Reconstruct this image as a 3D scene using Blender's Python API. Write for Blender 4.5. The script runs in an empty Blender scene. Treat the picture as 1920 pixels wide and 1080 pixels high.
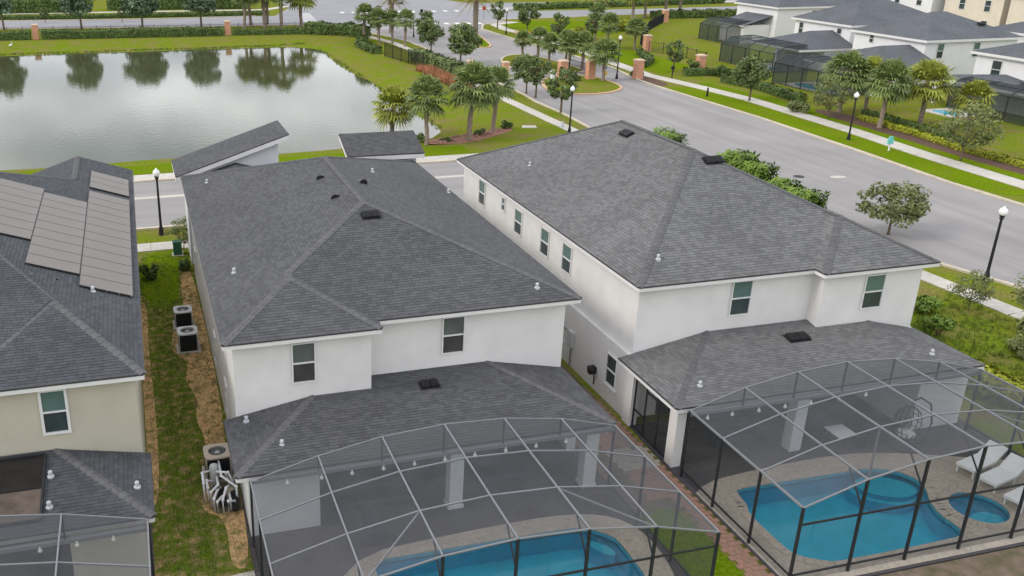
import bpy, math, random
from mathutils import Vector, Matrix, geometry
random.seed(11)
rnd = random.random
U = random.uniform
S = bpy.context.scene
COL = S.collection
V = Vector

# ------------------------------------------------------------------ camera
FPX, PX, PY = 1700.29, 695.27, 492.82          # focal length and principal point, in pixels of a 1920x1080 frame
pitch, yaw, roll = 0.362349, 0.255111, 0.000523
fwd = V((math.sin(yaw)*math.cos(pitch), math.cos(yaw)*math.cos(pitch), -math.sin(pitch)))
rgt = V((math.cos(yaw), -math.sin(yaw), 0))
up_ = rgt.cross(fwd)
rgt = rgt*math.cos(roll) + up_*math.sin(roll)
up_ = rgt.cross(fwd)
cd = bpy.data.cameras.new("camera")
cam = bpy.data.objects.new("camera", cd)
COL.objects.link(cam)
cd.sensor_width = 36.0
cd.lens = 36.0*FPX/1920.0
cd.shift_x = (960.0-PX)/1920.0
cd.shift_y = -(540.0-PY)/1920.0
cd.clip_start = 0.5
cd.clip_end = 3000.0
cam.matrix_world = Matrix(((rgt.x, up_.x, -fwd.x, 0), (rgt.y, up_.y, -fwd.y, 0), (rgt.z, up_.z, -fwd.z, 19.0), (0, 0, 0, 1)))
S.camera = cam

# ------------------------------------------------------------------ sky, sun, exposure
sun_vec = V((-0.80, -0.02, 0.60)).normalized()
W = bpy.data.worlds.new("World")
S.world = W
W.use_nodes = True
nt = W.node_tree
nt.nodes.clear()
N = nt.nodes.new
out = N("ShaderNodeOutputWorld"); bg = N("ShaderNodeBackground"); sky = N("ShaderNodeTexSky")
sky.sky_type = 'NISHITA'; sky.sun_disc = False
sky.sun_elevation = math.asin(sun_vec.z)
sky.sun_rotation = math.atan2(sun_vec.x, sun_vec.y)
sky.dust_density = 2.0; sky.ozone_density = 1.0
tc = N("ShaderNodeTexCoord"); sep = N("ShaderNodeSeparateXYZ")
nt.links.new(tc.outputs['Generated'], sep.inputs[0])
mx = N("ShaderNodeMath"); mx.operation = 'MAXIMUM'; mx.inputs[1].default_value = 0.06
nt.links.new(sep.outputs['Z'], mx.inputs[0])
ad = N("ShaderNodeMath"); ad.operation = 'ADD'; ad.inputs[1].default_value = 0.16
nt.links.new(mx.outputs[0], ad.inputs[0])
dv = N("ShaderNodeVectorMath"); dv.operation = 'DIVIDE'
cmb = N("ShaderNodeCombineXYZ")
for i in range(3):
    nt.links.new(ad.outputs[0], cmb.inputs[i])
nt.links.new(tc.outputs['Generated'], dv.inputs[0]); nt.links.new(cmb.outputs[0], dv.inputs[1])
no = N("ShaderNodeTexNoise"); no.inputs['Scale'].default_value = 1.1; no.inputs['Detail'].default_value = 6.0
no.inputs['Roughness'].default_value = 0.55
nt.links.new(dv.outputs[0], no.inputs['Vector'])
rp = N("ShaderNodeValToRGB")
rp.color_ramp.elements[0].position = 0.36; rp.color_ramp.elements[0].color = (0.35, 0.35, 0.35, 1)
rp.color_ramp.elements[1].position = 0.56; rp.color_ramp.elements[1].color = (0.97, 0.97, 0.97, 1)
nt.links.new(no.outputs['Fac'], rp.inputs[0])
no2 = N("ShaderNodeTexNoise"); no2.inputs['Scale'].default_value = 1.7; no2.inputs['Detail'].default_value = 5.0
nt.links.new(dv.outputs[0], no2.inputs['Vector'])
rp2 = N("ShaderNodeValToRGB")
rp2.color_ramp.elements[0].position = 0.35; rp2.color_ramp.elements[0].color = (11.6, 12.0, 12.9, 1)
rp2.color_ramp.elements[1].position = 0.65; rp2.color_ramp.elements[1].color = (19.7, 19.8, 20.2, 1)
nt.links.new(no2.outputs['Fac'], rp2.inputs[0])
mixw = N("ShaderNodeMix"); mixw.data_type = 'RGBA'
nt.links.new(rp.outputs[0], mixw.inputs[0])
nt.links.new(sky.outputs[0], mixw.inputs[6]); nt.links.new(rp2.outputs[0], mixw.inputs[7])
nt.links.new(mixw.outputs[2], bg.inputs['Color'])
bg.inputs['Strength'].default_value = 0.10
nt.links.new(bg.outputs[0], out.inputs[0])

sl = bpy.data.lights.new("sun", 'SUN')
sl.energy = 1.15; sl.angle = math.radians(14); sl.color = (1.0, 0.94, 0.84)
so = bpy.data.objects.new("sun", sl); COL.objects.link(so)
so.rotation_euler = sun_vec.to_track_quat('Z', 'Y').to_euler()
so.location = (-40, 20, 60)
S.view_settings.view_transform = 'Standard'; S.view_settings.look = 'None'
S.view_settings.exposure = 0.10; S.view_settings.gamma = 1.0
S.render.engine = 'CYCLES'
S.cycles.max_bounces = 6; S.cycles.diffuse_bounces = 3; S.cycles.glossy_bounces = 3
S.cycles.transparent_max_bounces = 14; S.cycles.caustics_reflective = False; S.cycles.caustics_refractive = False

# ------------------------------------------------------------------ materials
MATS = {}
def mat(name, col, rough=0.8, var=0.15, scale=3.0, bump=0.0, bscale=40.0, streak=None, samp=.10, col2=None, metal=0.0, spec=0.3, tone=False, detail=5.0, big=0.0, bigscale=0.3):
    tone_amp = .13 if name.startswith('shingle') else .38
    m = bpy.data.materials.new(name); m.use_nodes = True
    t = m.node_tree; n = t.nodes; L = t.links.new
    b = n['Principled BSDF']
    b.inputs['Roughness'].default_value = rough; b.inputs['Metallic'].default_value = metal
    b.inputs['Specular IOR Level'].default_value = spec
    g = n.new("ShaderNodeTexCoord")
    no = n.new("ShaderNodeTexNoise"); no.inputs['Scale'].default_value = scale; no.inputs['Detail'].default_value = detail
    L(g.outputs['Object'], no.inputs['Vector'])
    r = n.new("ShaderNodeValToRGB")
    c1 = col if col2 is None else col2
    r.color_ramp.elements[0].position = 0.3; r.color_ramp.elements[1].position = 0.7
    r.color_ramp.elements[0].color = (*(c*(1-var) for c in c1), 1)
    r.color_ramp.elements[1].color = (*(min(1, c*(1+var)) for c in col), 1)
    L(no.outputs['Fac'], r.inputs[0])
    last = r.outputs[0]
    if tone:
        a = n.new("ShaderNodeAttribute"); a.attribute_name = 'tone'
        mp = n.new("ShaderNodeMapRange"); mp.inputs['To Min'].default_value = 1-tone_amp; mp.inputs['To Max'].default_value = 1+tone_amp
        L(a.outputs['Fac'], mp.inputs['Value'])
        mu = n.new("ShaderNodeVectorMath"); mu.operation = 'SCALE'
        L(last, mu.inputs[0]); L(mp.outputs[0], mu.inputs['Scale']); last = mu.outputs[0]
    if big:
        n2 = n.new("ShaderNodeTexNoise"); n2.inputs['Scale'].default_value = bigscale; n2.inputs['Detail'].default_value = 4.0
        L(g.outputs['Object'], n2.inputs['Vector'])
        mp = n.new("ShaderNodeMapRange"); mp.inputs['From Min'].default_value = 0.3; mp.inputs['From Max'].default_value = 0.7
        mp.inputs['To Min'].default_value = 1-big; mp.inputs['To Max'].default_value = 1+big
        L(n2.outputs['Fac'], mp.inputs['Value'])
        mu = n.new("ShaderNodeVectorMath"); mu.operation = 'SCALE'
        L(last, mu.inputs[0]); L(mp.outputs[0], mu.inputs['Scale']); last = mu.outputs[0]
    if streak:
        mpg = n.new("ShaderNodeMapping"); mpg.inputs['Scale'].default_value = streak; L(g.outputs['Object'], mpg.inputs[0])
        n3 = n.new("ShaderNodeTexNoise"); n3.inputs['Scale'].default_value = 1.0; n3.inputs['Detail'].default_value = 5.0
        L(mpg.outputs[0], n3.inputs['Vector'])
        mp = n.new("ShaderNodeMapRange"); mp.inputs['From Min'].default_value = 0.35; mp.inputs['From Max'].default_value = 0.65
        mp.inputs['To Min'].default_value = 1-samp; mp.inputs['To Max'].default_value = 1+samp*.6
        L(n3.outputs['Fac'], mp.inputs['Value'])
        mu = n.new("ShaderNodeVectorMath"); mu.operation = 'SCALE'
        L(last, mu.inputs[0]); L(mp.outputs[0], mu.inputs['Scale']); last = mu.outputs[0]
    L(last, b.inputs['Base Color'])
    if bump:
        nb = n.new("ShaderNodeTexNoise"); nb.inputs['Scale'].default_value = bscale; nb.inputs['Detail'].default_value = 3.0
        L(g.outputs['Object'], nb.inputs['Vector'])
        bp = n.new("ShaderNodeBump"); bp.inputs['Strength'].default_value = bump; bp.inputs['Distance'].default_value = 0.02
        L(nb.outputs['Fac'], bp.inputs['Height']); L(bp.outputs[0], b.inputs['Normal'])
    MATS[name] = m
    return m

mat('stucco', (.70, .685, .67), .9, .03, 1.2, .25, 60, big=.04, bigscale=.6)
mat('stucco_cool', (.66, .67, .69), .9, .03, 1.2, .25, 60, big=.03)
mat('stucco_beige', (.50, .465, .375), .9, .04, 1.2, .25, 60, big=.05)
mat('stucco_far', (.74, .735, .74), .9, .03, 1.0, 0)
mat('stucco_cream', (.68, .60, .50), .9, .04, 1.0, 0)
mat('trim', (.71, .70, .69), .6, .03, 2)
mat('tinted_black', (.018, .016, .016), .35, .3, 2)
mat('tinted_brown', (.11, .085, .07), .35, .35, 2)
mat('drip', (.055, .052, .055), .6, .15, 3)
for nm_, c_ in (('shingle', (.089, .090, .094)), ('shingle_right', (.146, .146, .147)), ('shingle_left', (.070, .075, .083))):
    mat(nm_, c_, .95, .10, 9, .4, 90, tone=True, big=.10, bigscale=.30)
mat('shingle_cap', (.112, .112, .116), .95, .12, 8, .3, 80, tone=True)
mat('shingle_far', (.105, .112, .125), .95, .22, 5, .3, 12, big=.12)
mat('vent_black', (.02, .02, .022), .6, .2, 4)
mat('pipe_white', (.46, .48, .50), .4, .05, 5)
mat('pvc', (.80, .81, .83), .4, .04, 5)
mat('glass', (.045, .062, .062), .10, .25, 1.3, spec=.45)
mat('blind', (.10, .165, .15), .15, .12, 1.5, spec=.6)
mat('blind_grey', (.105, .118, .112), .2, .15, 1.5, spec=.5)
mat('glass_grey', (.062, .060, .062), .15, .2, 1.4, spec=.45)
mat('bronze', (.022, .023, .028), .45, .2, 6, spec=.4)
mat('aluminium_and_sky_sheen', (.19, .198, .212), .5, .08, 6, spec=.4)  # plain metal; on cage roofs, bronze with the sky's sheen coloured in
mat('concrete', (.52, .49, .44), .9, .10, 2.5, .15, 40, big=.10, bigscale=.25)
mat('kerb', (.53, .47, .37), .9, .12, 3, .15, 30, big=.12)
mat('kerb_peach', (.56, .37, .24), .9, .12, 3)
mat('asphalt', (.285, .272, .268), .9, .10, 16, .2, 120, big=.10, bigscale=.16, streak=(.75, .03, 1))
mat('asphalt_front', (.285, .272, .268), .9, .10, 16, .2, 120, big=.10, bigscale=.16, streak=(.03, .75, 1))
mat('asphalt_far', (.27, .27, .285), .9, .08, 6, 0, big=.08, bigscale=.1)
mat('paint_white', (.72, .72, .70), .8, .10, 6)
mat('mulch', (.115, .068, .048), 1, .35, 7, .5, 30)
mat('mulch_pink', (.30, .15, .105), 1, .4, 3, .5, 20)
mat('soil_brown', (.17, .12, .10), 1, .3, 2, .5, 20, col2=(.13, .13, .06))
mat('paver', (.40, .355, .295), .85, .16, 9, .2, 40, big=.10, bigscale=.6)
mat('paver_shaded', (.075, .068, .072), .85, .18, 6, .2, 40, big=.15, bigscale=.5)  # soft shade by the terrace roof, put into the paver colour
mat('brick_path', (.30, .155, .115), .9, .3, 6, .3, 40, col2=(.36, .25, .18))
mat('solar', (.150, .132, .115), .45, .05, 1.2, spec=.5, big=.06, bigscale=.5)
mat('solar_frame', (.045, .043, .041), .5, .1, 4)
mat('pool_plaster', (.012, .68, .94), .7, .06, 1.5, big=.06, bigscale=.5)
mat('pool_step', (.03, .66, .92), .7, .05, 3)
mat('pool_tile', (.03, .30, .42), .4, .2, 8)
mat('ac_black', (.018, .019, .021), .55, .25, 10)
mat('ac_grey', (.52, .53, .53), .5, .06, 5)
mat('heater_tan', (.50, .42, .34), .6, .06, 5)
mat('pump_black', (.02, .02, .022), .5, .2, 6)
mat('utility_green', (.03, .11, .065), .5, .12, 5)
mat('pillar', (.60, .31, .20), .9, .10, 3, .2, 30, big=.08)
mat('pillar_cap', (.66, .50, .38), .9, .06, 3)
mat('lamp_black', (.016, .016, .019), .5, .2, 5)
mat('globe', (.85, .85, .84), .3, .03, 3)
mat('bark', (.14, .105, .075), 1, .3, 8, .6, 25)
mat('palm_bark', (.26, .205, .165), 1, .3, 9, .8, 18)
mat('leaf_oak', (0.13, 0.175, 0.06), .75, .2, 1.0, tone=True)
mat('leaf_blue', (0.14, 0.205, 0.125), .75, .2, 1.0, tone=True)
mat('leaf_palm', (0.165, 0.215, 0.065), .7, .2, 1.0, tone=True)
mat('leaf_palm_yellow', (0.26, 0.29, 0.045), .7, .25, 1.0, tone=True)
mat('leaf_bright', (0.15, 0.235, 0.035), .75, .2, 1.0, tone=True)
mat('leaf_hedge', (0.085, 0.13, 0.032), .75, .2, 1.0, tone=True)
mat('leaf_lime', (.26, .28, .020), .75, .2, 1.0, tone=True)
mat('leaf_dry', (.24, .20, .085), .85, .25, 1.0, tone=True)
mat('leaf_wispy', (0.165, 0.19, 0.07), .8, .2, 1.0, tone=True)
mat('grass_blade', (.16, .22, .030), .9, .2, .8, tone=True)
mat('grass_straw', (.40, .19, .10), .9, .25, .8, tone=True)
mat('furniture_dark', (.035, .036, .045), .7, .25, 5)
mat('furniture_white', (.72, .74, .75), .5, .04, 4)
mat('wicker', (.05, .045, .045), .8, .3, 12)
mat('orange_flower', (.62, .30, .05), .8, .25, 3, tone=True)
mat('sign_teal', (.20, .62, .62), .5, .04, 3)
mat('sign_yellow', (.80, .47, .04), .5, .04, 3)
mat('sign_white', (.78, .80, .82), .5, .04, 3)
mat('sign_red', (.45, .035, .03), .5, .04, 3)
mat('car_paint', (.38, .39, .40), .25, .03, 2, spec=.6)
mat('feather', (.82, .82, .80), .8, .03, 6)
mat('beak', (.55, .38, .08), .6, .05, 6)
mat('rock', (.27, .16, .12), .95, .35, 5, .5, 20)

def screen_mat(name, fac, col):
    m = bpy.data.materials.new(name); m.use_nodes = True
    t = m.node_tree; n = t.nodes; L = t.links.new
    n.remove(n['Principled BSDF'])
    d = n.new("ShaderNodeBsdfDiffuse"); tr = n.new("ShaderNodeBsdfTransparent"); mi = n.new("ShaderNodeMixShader")
    g = n.new("ShaderNodeTexCoord"); no = n.new("ShaderNodeTexNoise"); no.inputs['Scale'].default_value = 1.3; no.inputs['Detail'].default_value = 6
    L(g.outputs['Object'], no.inputs['Vector'])
    mp = n.new("ShaderNodeMapRange"); mp.inputs['From Min'].default_value = .3; mp.inputs['From Max'].default_value = .7
    mp.inputs['To Min'].default_value = fac*.88; mp.inputs['To Max'].default_value = fac*1.12
    L(no.outputs['Fac'], mp.inputs['Value'])
    d.inputs['Color'].default_value = (*col, 1)
    L(mp.outputs[0], mi.inputs[0]); L(tr.outputs[0], mi.inputs[1]); L(d.outputs[0], mi.inputs[2])
    L(mi.outputs[0], n['Material Output'].inputs[0])
    MATS[name] = m
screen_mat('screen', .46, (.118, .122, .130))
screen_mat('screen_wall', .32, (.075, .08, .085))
screen_mat('screen_far', .55, (.06, .072, .074))

def water_mat(name, col, transp, bump, bscale):
    m = bpy.data.materials.new(name); m.use_nodes = True
    t = m.node_tree; n = t.nodes; L = t.links.new
    n.remove(n['Principled BSDF'])
    g = n.new("ShaderNodeTexCoord"); mapn = n.new("ShaderNodeMapping"); mapn.inputs['Scale'].default_value = (1, .8, 1)
    L(g.outputs['Object'], mapn.inputs[0])
    no = n.new("ShaderNodeTexNoise"); no.inputs['Scale'].default_value = bscale; no.inputs['Detail'].default_value = 4
    L(mapn.outputs[0], no.inputs['Vector'])
    bp = n.new("ShaderNodeBump"); bp.inputs['Strength'].default_value = bump; bp.inputs['Distance'].default_value = .05
    L(no.outputs['Fac'], bp.inputs['Height'])
    gl = n.new("ShaderNodeBsdfGlossy"); gl.inputs['Roughness'].default_value = .03; gl.inputs['Color'].default_value = (1, 1, 1, 1)
    L(bp.outputs[0], gl.inputs['Normal'])
    if transp:
        base = n.new("ShaderNodeBsdfTransparent")
    else:
        base = n.new("ShaderNodeBsdfDiffuse")
    base.inputs['Color'].default_value = (*col, 1)
    fr = n.new("ShaderNodeFresnel"); fr.inputs['IOR'].default_value = 1.333 if transp else 1.46
    L(bp.outputs[0], fr.inputs['Normal'])
    mi = n.new("ShaderNodeMixShader")
    L(fr.outputs[0], mi.inputs[0]); L(base.outputs[0], mi.inputs[1]); L(gl.outputs[0], mi.inputs[2])
    L(mi.outputs[0], n['Material Output'].inputs[0])
    MATS[name] = m
water_mat('pond_water', (.070, .074, .034), False, .12, 1.8)
water_mat('pool_water', (.86, 1.0, 1.0), True, .10, 3.0)

def grass_mat(name, cols, scales=(.06, .5, 6.0), lo=.50, hi=.74):
    m = bpy.data.materials.new(name); m.use_nodes = True
    t = m.node_tree; n = t.nodes; L = t.links.new
    b = n['Principled BSDF']; b.inputs['Roughness'].default_value = 1.0; b.inputs['Specular IOR Level'].default_value = .0
    g = n.new("ShaderNodeTexCoord")
    def nz(s, d=5):
        x = n.new("ShaderNodeTexNoise"); x.inputs['Scale'].default_value = s; x.inputs['Detail'].default_value = d
        L(g.outputs['Object'], x.inputs['Vector']); return x
    a = nz(scales[0]); c = nz(scales[1]); e = nz(scales[2], 3)
    r1 = n.new("ShaderNodeValToRGB"); el = r1.color_ramp.elements
    el[0].position = .32; el[0].color = (*cols[0], 1); el[1].position = .68; el[1].color = (*cols[1], 1)
    L(a.outputs['Fac'], r1.inputs[0])
    r2 = n.new("ShaderNodeValToRGB"); el = r2.color_ramp.elements
    el[0].position = lo; el[0].color = (0, 0, 0, 1); el[1].position = hi; el[1].color = (1, 1, 1, 1)
    L(c.outputs['Fac'], r2.inputs[0])
    mi = n.new("ShaderNodeMix"); mi.data_type = 'RGBA'
    L(r2.outputs[0], mi.inputs[0]); L(r1.outputs[0], mi.inputs[6]); mi.inputs[7].default_value = (*cols[2], 1)
    mp = n.new("ShaderNodeMapRange"); mp.inputs['From Min'].default_value = .3; mp.inputs['From Max'].default_value = .7
    mp.inputs['To Min'].default_value = .72; mp.inputs['To Max'].default_value = 1.28
    L(e.outputs['Fac'], mp.inputs['Value'])
    mu = n.new("ShaderNodeVectorMath"); mu.operation = 'SCALE'
    L(mi.outputs[2], mu.inputs[0]); L(mp.outputs[0], mu.inputs['Scale'])
    L(mu.outputs[0], b.inputs['Base Color'])
    bp = n.new("ShaderNodeBump"); bp.inputs['Strength'].default_value = .5; bp.inputs['Distance'].default_value = .05
    L(e.outputs['Fac'], bp.inputs['Height']); L(bp.outputs[0], b.inputs['Normal'])
    MATS[name] = m
grass_mat('grass', ((.165, .182, .024), (.142, .200, .014), (.200, .168, .06)), (.06, .42, 6.0), .44, .70)
grass_mat('grass_lush', ((.112, .182, .006), (.142, .208, .008), (.150, .160, .02)), (.15, .9, 8))
grass_mat('side_yard', ((.095, .150, .012), (.130, .165, .022), (.34, .24, .115)), (.5, 2.6, 9), .47, .66)
grass_mat('sand_soil', ((.60, .385, .19), (.50, .32, .155), (.22, .19, .07)), (.6, 2.6, 9), .52, .68)

# ------------------------------------------------------------------ mesh helpers
class MB:
    def __init__(s):
        s.v = []; s.f = []; s.m = []; s.t = []
    def add(s, pts, mi=0, tone=.5):
        k = len(s.v); s.v += [tuple(p) for p in pts]; s.f.append(tuple(range(k, k+len(pts)))); s.m.append(mi); s.t.append(tone)
    def faces(s, pts, fs, mi=0, tone=.5):
        k = len(s.v); s.v += [tuple(p) for p in pts]
        for f in fs:
            s.f.append(tuple(k+i for i in f)); s.m.append(mi); s.t.append(tone)
    def box(s, a, b, mi=0, tone=.5):
        x0, y0, z0 = a; x1, y1, z1 = b
        P = [(x0, y0, z0), (x1, y0, z0), (x1, y1, z0), (x0, y1, z0), (x0, y0, z1), (x1, y0, z1), (x1, y1, z1), (x0, y1, z1)]
        s.faces(P, [(0, 3, 2, 1), (4, 5, 6, 7), (0, 1, 5, 4), (1, 2, 6, 5), (2, 3, 7, 6), (3, 0, 4, 7)], mi, tone)
    def beam(s, p, q, w, h=None, mi=0, tone=.5):
        p = V(p); q = V(q); h = h or w
        d = (q-p).normalized()
        a = V((0, 0, 1)) if abs(d.z) < .95 else V((0, 1, 0))
        x = d.cross(a).normalized(); y = x.cross(d).normalized()
        P = [c + x*sx*w/2 + y*sy*h/2 for c in (p, q) for sx, sy in ((-1, -1), (1, -1), (1, 1), (-1, 1))]
        s.faces(P, [(3, 2, 1, 0), (4, 5, 6, 7), (0, 1, 5, 4), (1, 2, 6, 5), (2, 3, 7, 6), (3, 0, 4, 7)], mi, tone)
    def tube(s, pts, rs, n=8, mi=0, tone=.5, cap=True):
        pts = [V(p) for p in pts]; k = len(s.v)
        prev = None
        for i, p in enumerate(pts):
            d = (pts[min(i+1, len(pts)-1)] - pts[max(i-1, 0)]).normalized()
            a = V((0, 0, 1)) if abs(d.z) < .9 else V((1, 0, 0))
            x = d.cross(a).normalized(); y = d.cross(x)
            for j in range(n):
                t = 2*math.pi*j/n
                s.v.append(tuple(p + x*math.cos(t)*rs[i] + y*math.sin(t)*rs[i]))
        for i in range(len(pts)-1):
            for j in range(n):
                a = k+i*n+j; b = k+i*n+(j+1) % n
                s.f.append((a, b, b+n, a+n)); s.m.append(mi); s.t.append(tone)
        if cap:
            s.f.append(tuple(k+j for j in range(n))[::-1]); s.m.append(mi); s.t.append(tone)
            e = k+(len(pts)-1)*n
            s.f.append(tuple(e+j for j in range(n))); s.m.append(mi); s.t.append(tone)
    def cyl(s, c, r, h, n=16, mi=0, r2=None):
        s.tube([c, (c[0], c[1], c[2]+h)], [r, r if r2 is None else r2], n, mi)
    def prism(s, poly, z0, z1, mi=0, top=True, bottom=True):
        n = len(poly)
        for i in range(n):
            a = poly[i]; b = poly[(i+1) % n]
            s.add([(a[0], a[1], z0), (b[0], b[1], z0), (b[0], b[1], z1), (a[0], a[1], z1)], mi)
        if top: s.add([(p[0], p[1], z1) for p in poly], mi)
        if bottom: s.add([(p[0], p[1], z0) for p in poly][::-1], mi)
    def sphere(s, c, r, nu=14, nv=8, mi=0, sq=(1, 1, 1)):
        k = len(s.v)
        for i in range(nv+1):
            a = math.pi*i/nv
            for j in range(nu):
                b = 2*math.pi*j/nu
                s.v.append((c[0]+r*sq[0]*math.sin(a)*math.cos(b), c[1]+r*sq[1]*math.sin(a)*math.sin(b), c[2]+r*sq[2]*math.cos(a)))
        for i in range(nv):
            for j in range(nu):
                a = k+i*nu+j; b = k+i*nu+(j+1) % nu
                s.f.append((a, a+nu, b+nu, b)); s.m.append(mi); s.t.append(.5)
    def build(s, name, mats, parent=None, smooth=False, tone=False, origin=None):
        if isinstance(mats, str): mats = [mats]
        o3 = V(origin) if origin is not None else (world_loc(parent) if parent else V((0, 0, 0)))
        me = bpy.data.meshes.new(name)
        me.from_pydata([(p[0]-o3.x, p[1]-o3.y, p[2]-o3.z) for p in s.v], [], s.f)
        for m in mats: me.materials.append(MATS[m])
        if len(mats) > 1: me.polygons.foreach_set('material_index', s.m)
        if smooth: me.polygons.foreach_set('use_smooth', [True]*len(me.polygons))
        if tone:
            at = me.attributes.new('tone', 'FLOAT', 'FACE'); at.data.foreach_set('value', s.t)
        me.update()
        o = bpy.data.objects.new(name, me); COL.objects.link(o)
        if parent: o.parent = parent
        if origin is not None and parent is None: o.location = o3
        elif origin is not None: o.location = o3 - world_loc(parent)
        return o

def world_loc(o):
    l = V((0, 0, 0))
    while o:
        l += V(o.location); o = o.parent
    return l
def tag(o, label, cat, group=None):
    o['label'] = label; o['category'] = cat
    if group: o['group'] = group
    return o
def thing(name, label, cat, loc=(0, 0, 0), group=None):
    o = bpy.data.objects.new(name, None); o.empty_display_size = .3
    COL.objects.link(o); o.location = loc
    return tag(o, label, cat, group)
def struct(o):
    o['kind'] = 'structure'; return o
def stuff(o):
    o['kind'] = 'stuff'; return o
def dup(o, loc, rz=0, sc=1, label=None):
    c = o.copy(); COL.objects.link(c); c.location = loc; c.rotation_euler = (0, 0, rz); c.scale = (sc, sc, sc) if not isinstance(sc, tuple) else sc
    if label: c['label'] = label
    for ch in o.children:
        d = ch.copy(); COL.objects.link(d); d.parent = c
        for g in ch.children:
            e = g.copy(); COL.objects.link(e); e.parent = d
    return c
def plane_poly(mb, outer, holes=(), z=0.0, mi=0):
    loops = [[V((p[0], p[1], 0)) for p in outer]] + [[V((p[0], p[1], 0)) for p in h] for h in holes]
    flat = [p for l in loops for p in l]
    tris = geometry.tessellate_polygon(loops)
    fs = []
    for t in tris:
        a, b, c = (flat[i] for i in t)
        fs.append(t if (b-a).cross(c-a).z > 0 else (t[0], t[2], t[1]))
    mb.faces([(p.x, p.y, z) for p in flat], fs, mi)
def smooth_loop(pts, it=2):
    for _ in range(it):
        q = []
        for i in range(len(pts)):
            a = pts[i]; b = pts[(i+1) % len(pts)]
            q += [(a[0]*.75+b[0]*.25, a[1]*.75+b[1]*.25), (a[0]*.25+b[0]*.75, a[1]*.25+b[1]*.75)]
        pts = q
    return pts
def smooth_open(pts, it=2):
    for _ in range(it):
        q = [pts[0]]
        for a, b in zip(pts, pts[1:]):
            q += [(a[0]*.75+b[0]*.25, a[1]*.75+b[1]*.25), (a[0]*.25+b[0]*.75, a[1]*.25+b[1]*.75)]
        pts = q+[pts[-1]]
    return pts
def resample(pts, step):
    out = [V((*pts[0][:2], 0))]
    for i in range(len(pts)-1):
        a = V((*pts[i][:2], 0)); b = V((*pts[i+1][:2], 0)); n = max(1, int(round((b-a).length/step)))
        out += [a.lerp(b, k/n) for k in range(1, n+1)]
    return out
def strip(mb, pts, w, z0, z1, gap=0.0, step=1.5, mi=0, off=0.0):
    """slabs of width w along a polyline, with a joint between them"""
    P = resample(pts, step)
    for a, b in zip(P, P[1:]):
        d = (b-a).normalized(); n = V((-d.y, d.x, 0))
        a2 = a + d*gap/2; b2 = b - d*gap/2
        q = [a2+n*(off-w/2), b2+n*(off-w/2), b2+n*(off+w/2), a2+n*(off+w/2)]
        mb.prism([(p.x, p.y) for p in q], z0, z1, mi, True, False)

# ------------------------------------------------------------------ ground, water, roads
POND = (-95.0, 28.6, 79.0, 149.6)
def pond_sd(x, y):
    x0, x1, y0, y1 = POND; r = 7.0
    cx, cy = (x0+x1)/2, (y0+y1)/2; hx, hy = (x1-x0)/2-r, (y1-y0)/2-r
    wob = .35*math.sin(y*.21)+.25*math.sin(x*.33+1)
    dx, dy = abs(x-cx)-hx, abs(y-cy)-hy
    return math.hypot(max(dx, 0), max(dy, 0)) + min(max(dx, dy), 0) - r + wob
def gz(x, y):
    d = pond_sd(x, y)
    if d > 4.5: return 0.0
    if d > 0: return -.5*(1-(d/4.5))**1.3
    return max(-2.0, -.5+d*.35)
def frange(a, b, s):
    n = int(round((b-a)/s)); return [a+(b-a)*i/n for i in range(n+1)]
gx = [-900, -500, -300, -180, -130] + frange(-100, -32, 4) + frange(-30.5, 18, 1.0) + frange(19, 45, 1.0) + frange(47, 140, 3) + [160, 200, 300, 500, 900]
gy = [-400, -100, -30, 0, 8] + frange(12, 36, 1.0) + frange(38, 70, 2) + frange(72, 158, 1.0) + frange(161, 230, 4) + [260, 320, 450, 700, 1200, 2000]
PITS = [(3.6, 14.2, 19.2, 23.4), (18.6, 28.6, 18.9, 23.4)]
g = MB(); nx = len(gx)
for y in gy:
    for x in gx:
        z = gz(x, y)
        for a, b, c, d in PITS:
            if a < x < b and c < y < d: z = -2.6
        g.v.append((x, y, z))
for j in range(len(gy)-1):
    for i in range(nx-1):
        a = j*nx+i
        g.f.append((a, a+1, a+nx+1, a+nx)); g.m.append(0); g.t.append(.5)
struct(g.build('ground', 'grass', smooth=True))
w = MB(); w.add([(-110, 74, -.5), (34, 74, -.5), (34, 155, -.5), (-110, 155, -.5)])
struct(w.build('pond_water', 'pond_water'))

def sheet(name, m, outer, z=.004, holes=()):
    b = MB(); plane_poly(b, outer, holes, z); return struct(b.build(name, m))
# the street in front of the houses
sheet('front_street', 'asphalt_front', [(-120, 58.3), (44, 58.3), (44, 69.9), (-120, 69.9)])
k = MB(); strip(k, [(-120, 65.5), (40, 65.5)], .55, .0, .012, .01, 3); struct(k.build('valley_gutter', 'concrete'))
k = MB(); strip(k, [(-120, 70.05), (38, 70.05), (40.5, 71), (42, 73.5), (42.4, 78), (42.6, 79.7), (43.1, 85.5), (43.1, 93), (43.6, 97), (43.9, 110), (44.3, 127), (44.9, 140), (44.6, 147), (43, 156), (39, 166), (33, 171)], .3, 0, .12, .012, 3)
struct(k.build('kerb', 'kerb'))
k = MB(); strip(k, [(-120, 58.15), (38, 58.15), (41.5, 57), (43.6, 54), (44.2, 50), (45, 39.7), (46.3, 35.5), (48, 28), (50, 20)], .3, 0, .12, .012, 3)
struct(k.build('kerb', 'kerb'))
k = MB(); strip(k, [(-120, 71.1), (36, 71.1)], 1.7, 0, .05, .02, 1.6); struct(k.build('sidewalk', 'concrete'))
k = MB(); strip(k, [(-120, 54.5), (37, 54.5)], 1.45, 0, .05, .02, 1.6); struct(k.build('sidewalk', 'concrete'))
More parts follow.
